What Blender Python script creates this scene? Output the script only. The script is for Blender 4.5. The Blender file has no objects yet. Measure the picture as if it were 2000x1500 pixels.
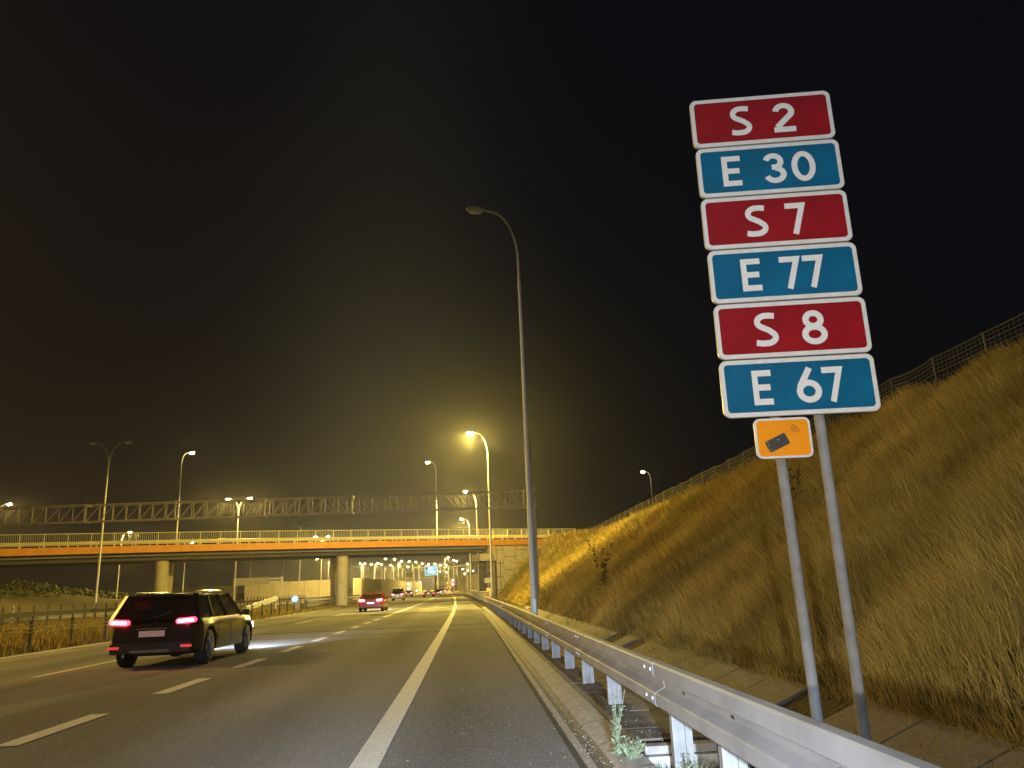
import bpy, math, random
import numpy as np
from mathutils import Vector, Matrix
random.seed(7); rng = np.random.default_rng(7)
C = bpy.context.scene
R = math.radians
# ------------------------------------------------------------------ camera
H_EYE = 1.34
def cam_matrix(f=1500.0, vp=(916, 1150), roll=2.38):
    fwd = Vector((vp[0]-1000, -(vp[1]-750), -f)).normalized()
    r = R(roll); d = Vector((-math.sin(r), math.cos(r), 0))
    c = -(d.dot(fwd))/fwd.z
    up = Vector((d.x, d.y, c)).normalized()
    right = fwd.cross(up)
    return Matrix((right, fwd, up))            # camera -> world
CM = cam_matrix()
cd = bpy.data.cameras.new('camera'); cam = bpy.data.objects.new('camera', cd); C.collection.objects.link(cam)
cd.sensor_width = 36; cd.lens = 1500/2000*36; cd.clip_end = 6000; cd.clip_start = .05
cam.matrix_world = Matrix.Translation((0, 0, H_EYE)) @ CM.to_4x4()
C.camera = cam
def at_z(px, py, z):
    d = CM @ Vector((px-1000, 750-py, -1500)); t = (z-H_EYE)/d.z
    return d*t + Vector((0, 0, H_EYE))
def at_y(px, py, Y):
    d = CM @ Vector((px-1000, 750-py, -1500)); t = Y/d.y
    return d*t + Vector((0, 0, H_EYE))
# ------------------------------------------------------------------ sky (night, glow of the lit road low over the horizon, lens flare tint at left)
W = bpy.data.worlds.new('World'); C.world = W; W.use_nodes = True
nt = W.node_tree; nt.nodes.clear()
def N(t, typ, **kw):
    n = t.nodes.new(typ)
    for k, v in kw.items():
        if k.startswith('i_'): n.inputs[int(k[2:]) if k[2:].isdigit() else k[2:].replace('_', ' ')].default_value = v
        else: setattr(n, k, v)
    return n
def L(t, a, ai, b, bi): t.links.new(a.outputs[ai], b.inputs[bi])
def M(t, op, a, b=None, c=None):
    n = t.nodes.new('ShaderNodeMath'); n.operation = op
    for i, v in enumerate((a, b, c)):
        if v is None: continue
        if isinstance(v, (int, float)): n.inputs[i].default_value = v
        else: t.links.new(v, n.inputs[i])
    return n.outputs[0]
tc = N(nt, 'ShaderNodeTexCoord'); sp = N(nt, 'ShaderNodeSeparateXYZ'); L(nt, tc, 'Generated', sp, 0)
el = M(nt, 'MAXIMUM', sp.outputs[2], 0.0)
az = M(nt, 'ARCTAN2', sp.outputs[0], sp.outputs[1])
g1 = M(nt, 'EXPONENT', M(nt, 'MULTIPLY', el, -5.5))
dz = M(nt, 'MULTIPLY', M(nt, 'ADD', az, 0.09), 6.5)
ga = M(nt, 'EXPONENT', M(nt, 'MULTIPLY', M(nt, 'MULTIPLY', dz, dz), -1.0))
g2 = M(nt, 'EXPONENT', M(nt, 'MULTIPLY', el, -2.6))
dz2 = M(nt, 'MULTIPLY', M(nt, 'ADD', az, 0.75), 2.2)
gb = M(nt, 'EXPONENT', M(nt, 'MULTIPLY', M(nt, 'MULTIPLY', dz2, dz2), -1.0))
nz = N(nt, 'ShaderNodeTexNoise'); nz.inputs['Scale'].default_value = 2.2; nz.inputs['Detail'].default_value = 4
L(nt, tc, 'Generated', nz, 'Vector')
cl = M(nt, 'ADD', M(nt, 'MULTIPLY', nz.outputs[0], 1.0), 0.5)
A1 = M(nt, 'MULTIPLY', M(nt, 'MULTIPLY', M(nt, 'MULTIPLY', g1, ga), cl), 0.13)
A2 = M(nt, 'MULTIPLY', M(nt, 'MULTIPLY', M(nt, 'MULTIPLY', g2, gb), cl), 0.022)  # brown lens flare veil painted into the sky at left
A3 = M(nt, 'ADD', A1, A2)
def cmb(r, g, b):
    c = nt.nodes.new('ShaderNodeCombineXYZ')
    nt.links.new(r, c.inputs[0]); nt.links.new(g, c.inputs[1]); nt.links.new(b, c.inputs[2]); return c
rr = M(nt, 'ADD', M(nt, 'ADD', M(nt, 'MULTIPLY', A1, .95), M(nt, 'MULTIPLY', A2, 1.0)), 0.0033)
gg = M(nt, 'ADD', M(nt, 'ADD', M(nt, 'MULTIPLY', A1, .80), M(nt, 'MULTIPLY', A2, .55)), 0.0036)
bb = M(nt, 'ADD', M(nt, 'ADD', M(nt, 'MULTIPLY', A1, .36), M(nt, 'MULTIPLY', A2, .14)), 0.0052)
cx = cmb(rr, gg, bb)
bg = N(nt, 'ShaderNodeBackground'); bg.inputs['Strength'].default_value = 1.0
L(nt, cx, 0, bg, 'Color')
wo = N(nt, 'ShaderNodeOutputWorld'); L(nt, bg, 0, wo, 0)
C.view_settings.view_transform = 'Standard'; C.view_settings.look = 'None'
C.view_settings.exposure = 0; C.view_settings.gamma = 1
C.cycles.use_denoising = True; C.cycles.max_bounces = 4; C.cycles.diffuse_bounces = 2; C.cycles.glossy_bounces = 2
C.cycles.transparent_max_bounces = 6; C.cycles.sample_clamp_indirect = 4; C.cycles.light_sampling_threshold = 0.0
LAMP_COL = (1.0, .69, .15)
P_NEAR = 27000.0
# ------------------------------------------------------------------ materials
MT = {}
def mat(name, col, rough=.6, metal=0.0, var=.12, scale=6.0, bump=0.0, bscale=40.0, emit=None, estr=0, col2=None, coat=0, detail=4, spec=None, coord='Object'):
    if name in MT: return MT[name]
    m = bpy.data.materials.new(name); m.use_nodes = True; t = m.node_tree
    p = t.nodes['Principled BSDF']
    p.inputs['Roughness'].default_value = rough; p.inputs['Metallic'].default_value = metal
    if spec is not None: p.inputs['Specular IOR Level'].default_value = spec
    if coat: p.inputs['Coat Weight'].default_value = coat; p.inputs['Coat Roughness'].default_value = .08
    co = N(t, 'ShaderNodeTexCoord')
    if emit:
        p.inputs['Emission Color'].default_value = (*emit, 1); p.inputs['Emission Strength'].default_value = estr
    if var > 0:
        n = N(t, 'ShaderNodeTexNoise'); n.inputs['Scale'].default_value = scale; n.inputs['Detail'].default_value = detail
        L(t, co, coord, n, 'Vector')
        r = N(t, 'ShaderNodeValToRGB')
        c2 = col2 or tuple(min(1, c*(1+var)) for c in col)
        c1 = tuple(c*(1-var) for c in col) if not col2 else col
        r.color_ramp.elements[0].color = (*c1, 1); r.color_ramp.elements[1].color = (*c2, 1)
        r.color_ramp.elements[0].position = .3; r.color_ramp.elements[1].position = .7
        L(t, n, 0, r, 0); L(t, r, 0, p, 'Base Color')
    else: p.inputs['Base Color'].default_value = (*col, 1)
    if bump:
        n2 = N(t, 'ShaderNodeTexNoise'); n2.inputs['Scale'].default_value = bscale; n2.inputs['Detail'].default_value = 5
        L(t, co, coord, n2, 'Vector')
        b = N(t, 'ShaderNodeBump'); b.inputs['Strength'].default_value = bump; b.inputs['Distance'].default_value = .02
        L(t, n2, 0, b, 'Height'); L(t, b, 0, p, 'Normal')
    MT[name] = m; return m
def asphalt_mat(name, base, seed=0.0):
    m = bpy.data.materials.new(name); m.use_nodes = True; t = m.node_tree; p = t.nodes['Principled BSDF']
    co = N(t, 'ShaderNodeTexCoord')
    mp = N(t, 'ShaderNodeMapping'); mp.inputs['Location'].default_value = (seed, seed, 0); L(t, co, 'Object', mp, 0)
    fine = N(t, 'ShaderNodeTexVoronoi'); fine.inputs['Scale'].default_value = 85; L(t, mp, 0, fine, 'Vector')
    big = N(t, 'ShaderNodeTexNoise'); big.inputs['Scale'].default_value = .35; big.inputs['Detail'].default_value = 6; 
    st = N(t, 'ShaderNodeMapping'); st.inputs['Scale'].default_value = (1.6, .16, 1); L(t, co, 'Object', st, 0); L(t, st, 0, big, 'Vector')
    mid = N(t, 'ShaderNodeTexNoise'); mid.inputs['Scale'].default_value = 14; mid.inputs['Detail'].default_value = 5; L(t, mp, 0, mid, 'Vector')
    fr = N(t, 'ShaderNodeSeparateColor'); L(t, fine, 'Color', fr, 0)
    v = M(t, 'ADD', M(t, 'MULTIPLY', fr.outputs[0], .55), M(t, 'MULTIPLY', mid.outputs[0], .45))
    v = M(t, 'ADD', M(t, 'MULTIPLY', v, .7), M(t, 'MULTIPLY', M(t, 'SUBTRACT', big.outputs[0], .14), 1.35))
    # rare bright chips
    chip = M(t, 'MULTIPLY', M(t, 'GREATER_THAN', fr.outputs[1], .985), 1.2)
    sx = N(t, 'ShaderNodeSeparateXYZ'); L(t, co, 'Object', sx, 0)      # wheel tracks worn into each lane
    tr = M(t, 'MULTIPLY', M(t, 'COSINE', M(t, 'MULTIPLY', M(t, 'ADD', sx.outputs[0], 1.0), 3.31)), .10)
    v = M(t, 'ADD', v, tr)
    v2 = M(t, 'ADD', v, chip)
    mul = N(t, 'ShaderNodeVectorMath', operation='SCALE'); mul.inputs[0].default_value = base; t.links.new(v2, mul.inputs['Scale'])
    L(t, mul, 0, p, 'Base Color')
    p.inputs['Roughness'].default_value = .92; p.inputs['Specular IOR Level'].default_value = .08
    b = N(t, 'ShaderNodeBump'); b.inputs['Strength'].default_value = .55; b.inputs['Distance'].default_value = .006
    L(t, fine, 'Distance', b, 'Height'); L(t, b, 0, p, 'Normal')
    MT[name] = m; return m
asphalt_mat('asphalt', (.19, .19, .195)); asphalt_mat('tar', (.07, .07, .07), 3.0)
def ground_mat():
    m = bpy.data.materials.new('dry_ground'); m.use_nodes = True; t = m.node_tree; p = t.nodes['Principled BSDF']
    co = N(t, 'ShaderNodeTexCoord')
    n = N(t, 'ShaderNodeTexNoise'); n.inputs['Scale'].default_value = .6; n.inputs['Detail'].default_value = 8; L(t, co, 'Object', n, 'Vector')
    n2 = N(t, 'ShaderNodeTexNoise'); n2.inputs['Scale'].default_value = 9; n2.inputs['Detail'].default_value = 6; L(t, co, 'Object', n2, 'Vector')
    r = N(t, 'ShaderNodeValToRGB'); L(t, n, 0, r, 0)
    r.color_ramp.elements[0].color = (.035, .035, .009, 1); r.color_ramp.elements[1].color = (.10, .074, .020, 1)
    r.color_ramp.elements[0].position = .33; r.color_ramp.elements[1].position = .62
    mx = N(t, 'ShaderNodeMix', data_type='RGBA', blend_type='MULTIPLY'); mx.inputs[0].default_value = .8
    r2 = N(t, 'ShaderNodeValToRGB'); L(t, n2, 0, r2, 0); r2.color_ramp.elements[0].color = (.3, .3, .3, 1); r2.color_ramp.elements[0].position = .35; r2.color_ramp.elements[1].position = .65
    L(t, r, 0, mx, 6); L(t, r2, 0, mx, 7); L(t, mx, 2, p, 'Base Color'); p.inputs['Roughness'].default_value = 1
    b = N(t, 'ShaderNodeBump'); b.inputs['Strength'].default_value = 1; b.inputs['Distance'].default_value = .12; L(t, n2, 0, b, 'Height'); L(t, b, 0, p, 'Normal')
    MT['ground'] = m
ground_mat()
def grass_mat(name, dark, straw, green):
    m = bpy.data.materials.new(name); m.use_nodes = True; t = m.node_tree; p = t.nodes['Principled BSDF']
    a = N(t, 'ShaderNodeAttribute', attribute_name='tint'); b = N(t, 'ShaderNodeAttribute', attribute_name='green')
    r = N(t, 'ShaderNodeValToRGB'); L(t, a, 'Fac', r, 0)
    r.color_ramp.elements[0].color = (*dark, 1); r.color_ramp.elements[1].color = (*straw, 1)
    mx = N(t, 'ShaderNodeMix', data_type='RGBA'); L(t, b, 'Fac', mx, 0); L(t, r, 0, mx, 6); mx.inputs[7].default_value = (*green, 1)
    L(t, mx, 2, p, 'Base Color'); p.inputs['Roughness'].default_value = .75; p.inputs['Specular IOR Level'].default_value = .2
    MT[name] = m
grass_mat('tall_grass', (.19, .14, .03), (.70, .53, .15), (.19, .19, .05))
grass_mat('weed', (.10, .13, .05), (.42, .47, .30), (.08, .12, .04))
mat('zinc', (.50, .51, .53), .42, .25, .10, 2.5, .03, 60)
mat('zinc_rail', (.235, .238, .25), .68, .02, .20, 2.5, .03, 40)
mat('post_zinc', (.22, .22, .22), .75, 0, .16, 9, .03, 60)
mat('lamp_pole', (.46, .46, .45), .45, .2, .08, 3)
mat('lamp_body', (.34, .34, .34), .45, .1, .05)
mat('dark_steel', (.05, .045, .04), .6, .2, .2, 4)
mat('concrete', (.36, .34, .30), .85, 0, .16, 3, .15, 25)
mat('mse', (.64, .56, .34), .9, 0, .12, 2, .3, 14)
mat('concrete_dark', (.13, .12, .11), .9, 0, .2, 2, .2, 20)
mat('slab', (.17, .15, .125), .9, 0, .25, 16, .10, 80)
mat('paver', (.12, .105, .085), .9, 0, .35, 4, .3, 50)
mat('kerb', (.25, .235, .22), .85, 0, .2, 12, .2, 60)
mat('gutter_dark', (.085, .078, .072), .8, 0, .3, 10, .2, 60)
mat('paint', (.42, .42, .42), .8, 0, .12, 30, .2, 90, col2=(.66, .66, .66), detail=9)
mat('fascia', (.85, .36, .035), .55, 0, .10, 1.2)
mat('yellow_rail', (.72, .68, .42), .5, .0, .06)
mat('rubber', (.02, .02, .02), .8, 0, .2)
mat('rim', (.35, .35, .36), .3, .9, .05)
mat('glass_dark', (.012, .012, .014), .06, 0, 0)
mat('black_paint', (.008, .008, .010), .3, .2, .05, coat=.5)
mat('red_paint', (.22, .018, .015), .25, .2, .05, coat=1)
mat('silver_paint', (.35, .35, .36), .25, .6, .05, coat=1)
mat('white_paint', (.62, .62, .62), .35, 0, .05)
mat('truck_box', (.11, .105, .095), .5, 0, .08)
mat('black_plastic', (.02, .02, .02), .55, 0, .1)
mat('plate', (.75, .75, .72), .4, 0, 0)
mat('plate_lit', (.75, .75, .75), .4, 0, 0, emit=(.7, .78, 1), estr=1.2)  # plate copy with the light on it put in as emission
mat('chrome', (.7, .7, .7), .15, 1, 0)
mat('tail', (.5, .01, .02), .2, 0, 0, emit=(1, .03, .06), estr=9)
mat('tail_core', (.8, .2, .25), .2, 0, 0, emit=(1, .42, .5), estr=14)
mat('head', (.9, .9, .9), .2, 0, 0, emit=(.85, .92, 1), estr=40)
mat('amber', (.8, .3, .02), .3, 0, 0, emit=(1, .45, .03), estr=3)
mat('lens_lit', (.9, .8, .6), .3, 0, 0, emit=(1, .74, .27), estr=450)
mat('lens_far', (.9, .8, .6), .3, 0, 0, emit=(1, .76, .30), estr=400)
mat('lens_off', (.55, .52, .45), .15, 0, 0)
mat('barrier_wall', (.46, .42, .34), .8, 0, .1, .6, .1, 8)
mat('gantry_zinc', (.15, .145, .14), .5, .2, .1)
mat('dark_fence', (.07, .06, .045), .6, .1, .2)
mat('sign_back', (.30, .28, .24), .5, .3, .1)
mat('sign_white', (.66, .65, .62), .5, 0, .05, 20)
mat('sign_border', (.60, .59, .56), .5, 0, .08, 14)
mat('sign_edge', (.42, .40, .36), .5, .3, .12, 8)
mat('sign_red', (.235, .003, .007), .55, 0, .16, 3, spec=.12)
mat('sign_blue', (.0005, .095, .19), .55, 0, .16, 3, spec=.12)
mat('sign_orange', (.78, .27, .004), .55, 0, .05, 6, spec=.12)
mat('sign_black', (.02, .02, .018), .6, 0, .3, 30)
mat('scribble', (.22, .24, .05), .7, 0, .2, 30)
mat('sign_blue_retro_emit', (.03, .3, .5), .5, 0, 0, emit=(.05, .42, .80), estr=.9)  # retroreflective sheet: returned light put in as emission
mat('sign_white_retro_emit', (.8, .8, .8), .5, 0, 0, emit=(.8, .9, 1), estr=1.0)  # white print and disc faces, returned light put in as emission
mat('marker_blue_retro_emit', (.1, .3, .8), .5, 0, 0, emit=(.12, .28, 1), estr=2.5)  # marker sheet only reflects; its brightness is put in as emission
mat('marker_white_retro_emit', (.9, .9, .9), .5, 0, 0, emit=(.75, .85, 1), estr=5)  # marker arrow, reflected light again painted as emission
mat('red_reflector', (.7, .03, .03), .3, 0, 0, emit=(1, .08, .06), estr=.6)  # weak emission paints returned light onto reflectors and sign rims
mat('white_reflector', (.8, .78, .7), .3, 0, 0)
mat('foliage', (.05, .055, .014), .8, 0, .5, 3)
mat('weed_leaf', (.17, .20, .12), .7, 0, .3, 30)
mat('stem', (.10, .065, .02), .8, 0, .3, 8)
# ------------------------------------------------------------------ mesh helpers
class MB:
    def __init__(s): s.v = []; s.f = []
    def add(s, vs, fs):
        o = len(s.v); s.v += [tuple(v) for v in vs]; s.f += [tuple(i+o for i in f) for f in fs]; return s
    def box(s, c, d, rot=None):
        vs = [Vector((x*d[0]/2, y*d[1]/2, z*d[2]/2)) for x in (-1, 1) for y in (-1, 1) for z in (-1, 1)]
        if rot: vs = [rot @ v for v in vs]
        c = Vector(c)
        return s.add([v+c for v in vs], [(0, 1, 3, 2), (4, 6, 7, 5), (0, 4, 5, 1), (2, 3, 7, 6), (0, 2, 6, 4), (1, 5, 7, 3)])
    def tube(s, pts, rad, seg=10, cap=True):
        pts = [Vector(p) for p in pts]; n = len(pts)
        rad = [rad]*n if isinstance(rad, (int, float)) else rad
        o = len(s.v)
        for i, p in enumerate(pts):
            t = (pts[min(i+1, n-1)]-pts[max(i-1, 0)]).normalized()
            a = Vector((0, 0, 1)) if abs(t.z) < .9 else Vector((0, 1, 0))
            u = t.cross(a).normalized(); w = u.cross(t)
            for k in range(seg):
                q = 2*math.pi*k/seg; s.v.append(tuple(p+(u*math.cos(q)+w*math.sin(q))*rad[i]))
        for i in range(n-1):
            for k in range(seg):
                a = o+i*seg+k; b = o+i*seg+(k+1) % seg
                s.f.append((a, b, b+seg, a+seg))
        if cap: s.f.append(tuple(o+k for k in range(seg))[::-1]); s.f.append(tuple(o+(n-1)*seg+k for k in range(seg)))
        return s
    def beam(s, a, b, w, h=None):                        # square bar from a to b
        a = Vector(a); b = Vector(b); h = h or w; t = (b-a).normalized()
        r = Vector((0, 0, 1)) if abs(t.z) < .95 else Vector((0, 1, 0))
        u = t.cross(r).normalized(); v = u.cross(t)
        vs = [p+u*x*w/2+v*y*h/2 for p in (a, b) for x, y in ((-1, -1), (1, -1), (1, 1), (-1, 1))]
        return s.add(vs, [(0, 1, 2, 3), (7, 6, 5, 4), (0, 4, 5, 1), (1, 5, 6, 2), (2, 6, 7, 3), (3, 7, 4, 0)])
    def prism(s, poly, d, fr):                           # poly 2-D, thickness d, fr(x,y,t)->3-D
        n = len(poly)
        return s.add([fr(x, y, 0) for x, y in poly]+[fr(x, y, d) for x, y in poly],
                     [tuple(range(n))[::-1], tuple(range(n, 2*n))]+[(i, (i+1) % n, n+(i+1) % n, n+i) for i in range(n)])
    def sweep(s, prof, path):                            # prof [(dx,z)], path [(x,y,z)]; open profile along +Y path
        o = len(s.v); m = len(prof)
        for (x, y, z) in path:
            for (dx, dz) in prof: s.v.append((x+dx, y, z+dz))
        for i in range(len(path)-1):
            for k in range(m-1):
                a = o+i*m+k; s.f.append((a, a+1, a+m+1, a+m))
        return s
    def build(s, name, m, parent=None, smooth=False, label=None, fix=True):
        me = bpy.data.meshes.new(name); me.from_pydata(s.v, [], s.f); me.update()
        if fix:
            import bmesh
            b = bmesh.new(); b.from_mesh(me); bmesh.ops.recalc_face_normals(b, faces=b.faces[:]); b.to_mesh(me); b.free()
        o = bpy.data.objects.new(name, me); C.collection.objects.link(o)
        me.materials.append(MT[m] if isinstance(m, str) else m)
        if smooth:
            for p in me.polygons: p.use_smooth = True
            me.set_sharp_from_angle(angle=R(38))
        if parent: o.parent = parent
        if label: o['label'] = label
        return o
def thing(name, label, cat, loc=(0, 0, 0), rz=0, group=None):
    o = bpy.data.objects.new(name, None); C.collection.objects.link(o); o.location = loc; o.rotation_euler = (0, 0, rz)
    o.empty_display_size = .2
    tag(o, label, cat, group); return o
def tag(o, label=None, cat=None, group=None, kind=None):
    if label: o['label'] = label
    if cat: o['category'] = cat
    if group: o['group'] = group
    if kind: o['kind'] = kind
    return o
def dup(o, loc=None, rz=None, label=None, group=None, scale=None):
    r = o.copy(); C.collection.objects.link(r)
    if loc is not None: r.location = loc
    if rz is not None: r.rotation_euler = (0, 0, rz)
    if scale: r.scale = (scale,)*3
    if label: r['label'] = label
    if group: r['group'] = group
    def rec(src, dst):
        for ch in list(src.children):
            if ch.type == 'LIGHT': continue
            c = ch.copy(); C.collection.objects.link(c); c.parent = dst; rec(ch, c)
    rec(o, r); return r
def struct(name, mb, m, smooth=False, label=None):
    o = mb.build(name, m, None, smooth); o['kind'] = 'structure'
    if label: o['label'] = label
    return o
# ------------------------------------------------------------------ course of the road
SY = [-80, 30, 64, 137, 240, 350, 600, 1000, 2500]; SX = [0, 0, -.22, -1.6, -4.6, -8.5, -15, -20, -30]
ZY = [-80, 280, 400, 600, 900, 2500]; ZZ = [0, 0, .7, 3.2, 6, 8]
def sh(y):
    return float(np.interp(y, SY, SX, ))
def shs(y):                                              # smoothed
    return sum(sh(y+d) for d in (-18, -9, 0, 9, 18))/5
def rz_(y): return sum(float(np.interp(y+d, ZY, ZZ)) for d in (-40, -20, 0, 20, 40))/5
YS = list(np.arange(-40, 60, 4))+list(np.arange(60, 200, 6))+list(np.arange(200, 700, 20))+list(np.arange(700, 2001, 100))
def strip(x0, x1, y0, y1, z=0, step=None):
    ys = [y0]+[y for y in YS if y0 < y < y1]+[y1]
    m = MB(); vs = []; fs = []
    for i, y in enumerate(ys):
        s_, z_ = shs(y), rz_(y)+z
        a = x0(y) if callable(x0) else x0; b = x1(y) if callable(x1) else x1
        vs += [(a+s_, y, z_), (b+s_, y, z_)]
        if i: fs.append((2*i-2, 2*i-1, 2*i+1, 2*i))
    return m.add(vs, fs)
# ------------------------------------------------------------------ terrain
def smooth(a, b, x): t = np.clip((x-a)/(b-a), 0, 1); return t*t*(3-2*t)
BRK = .447
def bridge_y(x): return 100+(x-10)*BRK
def terrain(X, Y):
    X = np.asarray(X, float); Y = np.asarray(Y, float)
    s_ = np.interp(Y, SY, SX); zr = np.interp(Y, ZY, ZZ); x = X-s_
    near = smooth(80, 98, Y)
    toe = 4.2-1.0*near; top = 14.8-4.6*near
    k = np.clip((X-toe)/(top-toe), 0, 1)
    emb = (6.75+.4*near)*(k**(1-.12*near)) + .05*np.sin(X*1.7+Y*.31)*np.clip(k*6, 0, 1)*np.clip((1-k)*4, 0, 1)
    beyond = smooth(0, 8, Y-(bridge_y(X)+3))                # past the bridge front
    far = 3.4*smooth(7, 16, x)
    hr = emb*(1-beyond)+far*beyond
    ditch = np.interp(X, [1.2, 2.2, 2.45, 3.0, 3.35, 4.2], [-.07, -.09, -.14, -.42, -.42, -.05])*(1-smooth(50, 62, Y))-.07*smooth(50, 62, Y)
    r = np.where(X > 4.2-1.0*near, hr-.05, ditch)
    left = np.interp(x, [-1200, -110, -74, -52, -44, -27, -25, -21, -15, -13, 0], [6, 5.2, 4.6, 1.2, -.08, -.08, .3, .35, -.02, -.10, -.10])
    lf = smooth(130, 190, Y); left = left*(1-lf)+lf*np.interp(x, [-1200, -60, -24, -13, 0], [1, -.1, -.1, -.1, -.1])
    z = np.where(x < 1.2, left, r)+zr
    z = np.where((x > -13.2) & (x < 1.2), -.12+zr, z)
    return z
gx = np.concatenate([np.array([-2500, -1200, -600, -300, -200, -150, -120]), np.arange(-110, -44, 3), np.arange(-44, -13.5, 1.2), [-13.2, -8, -3, .8, 1.25, 1.7, 2.2, 2.45, 2.7, 3.0, 3.35, 3.6, 3.9, 4.2], np.arange(4.5, 16, .45), np.arange(16, 60, 4), [70, 100, 200, 400, 1000, 2500]])
gy = np.concatenate([np.arange(-60, 0, 6), np.arange(0, 130, 1.5), np.arange(130, 300, 8), np.arange(300, 1000, 50), np.arange(1000, 3300, 300)])
GX, GY = np.meshgrid(gx, gy); GZ = terrain(GX, GY)
GZ = np.where(GY < -70, GZ, GZ)
nv = len(gx)
mb = MB(); mb.v = list(map(tuple, np.stack([GX.ravel(), GY.ravel(), GZ.ravel()], 1).tolist()))
mb.f = [(j*nv+i, j*nv+i+1, (j+1)*nv+i+1, (j+1)*nv+i) for j in range(len(gy)-1) for i in range(nv-1)]
struct('ground', mb, 'ground', True)
struct('road', strip(-13.35, .86, -40, 2000, 0), 'asphalt')
struct('opposite_road', strip(-43, -29, -40, 1500, -.02), 'asphalt')
# seams and repair bands
mb = MB()
for y, w in ((31.2, .5), (27.2, .22), (33.4, .12), (61.0, .3), (84, .4)):
    mb.add([(-13.2, y-.7, .004), (.85, y-.2, .004), (.85, y+w-.2, .004), (-13.2, y+w-.7, .004)], [(0, 1, 2, 3)])
mb.add([(.80, -10, .0045), (.857, -10, .0045), (.857, 56, .0045), (.80, 56, .0045)], [(0, 1, 2, 3)])
struct('tar_seam', mb, 'tar')
# markings
mb = strip(-.985, -.75, -20, 190, .008)
for k in range(-4, 9):
    y = 8.6+3.97*k; s_ = shs(y); mb.add([(-4.78+s_, y, .008), (-4.54+s_, y, .008), (-4.54+s_, y+2.05, .008), (-4.78+s_, y+2.05, .008)], [(0, 1, 2, 3)])
q = strip(-4.78, -4.56, 45, 900, .008); mb.add(q.v, q.f)
for k in range(-3, 30):
    y = 28.5+12*k; q = strip(-8.62, -8.48, y, y+4, .008); mb.add(q.v, q.f)
q = strip(-13.0, -12.8, -30, 1200, .008); mb.add(q.v, q.f)
for a, b in ((-3.65, -2.7), (-2.35, -1.4)):
    mb.add([(a-.3, 61.6, .009), (b-.3, 61.6, .009), (b-.3, 62.2, .009), (a-.3, 62.2, .009)], [(0, 1, 2, 3)])
struct('road_marking', mb, 'paint')
# kerb, gutter, pavers, ditch slabs (right verge)
def vergestrip(prof, y0=-12, y1=56): 
    return MB().sweep(prof, [(shs(y), y, 0) for y in np.arange(y0, y1+.1, 2)])
struct('gutter_edge', vergestrip([(.862, -.05), (.862, .004), (.93, .006), (.93, -.05)]), 'kerb')
struct('gutter', vergestrip([(.932, -.06), (.932, -.006), (1.0, -.016), (1.058, -.006), (1.058, -.06)]), 'gutter_dark')
mb = MB()
for k in range(-6, 56):                                     # kerb stones of 1 m with open joints
    y = k*1.0; s_ = shs(y)
    mb.sweep([(1.06, -.06), (1.06, .01), (1.075, .025), (1.19, .055), (1.30, .062), (1.315, .05), (1.315, -.06)], [(s_, y+.006, 0), (s_, y+.994, 0)])
struct('kerb', mb, 'kerb')
mb = MB()
for k in range(-10, 110):                                  # dark paver rows under the rail
    for j in range(3):
        y = k*.5; 
        if 5.3 < y < 6.6: continue
        mb.box((1.47+j*.305+shs(y), y+.25, .02+random.uniform(-.004, .004)), (.298, .492, .06))
struct('paving', mb, 'paver')
mb = MB()
for k in range(-8, 46):                                    # light ditch slabs, two rows sloping into a channel
    y = k*1.25
    sk = random.uniform(-.005, .005)
    for (xa, za, xb, zb) in ((2.26, -.06, 2.96, -.34), (3.38, -.34, 4.22, .0)):
        t = .06
        if random.random() < .07: continue
        vs = []
        for yy in (y+.02, y+1.23):
            vs += [(xa, yy, za+sk), (xb, yy, zb+sk*.5), (xb, yy, zb-t), (xa, yy, za-t)]
        mb.add(vs, [(0, 1, 5, 4), (1, 2, 6, 5), (3, 0, 4, 7), (0, 3, 2, 1), (4, 5, 6, 7)])
    mb.box((3.17, y+.62, -.36), (.38, 1.22, .06))
struct('drain_slabs', mb, 'slab')
# culvert mouth and dirt beneath the rail
cv = thing('drain_inlet', 'concrete drain inlet crossing the paved strip beneath the guardrail', 'drain', (1.34, 6.55, 0))
MB().box((.48, .07, .045), (.92, .13, .06)).build('lintel', 'kerb', cv)
MB().box((.48, -.02, -.09), (.90, .08, .2)).box((.48, -.32, -.16), (.9, .5, .04)).build('channel', 'concrete', cv)
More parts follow.
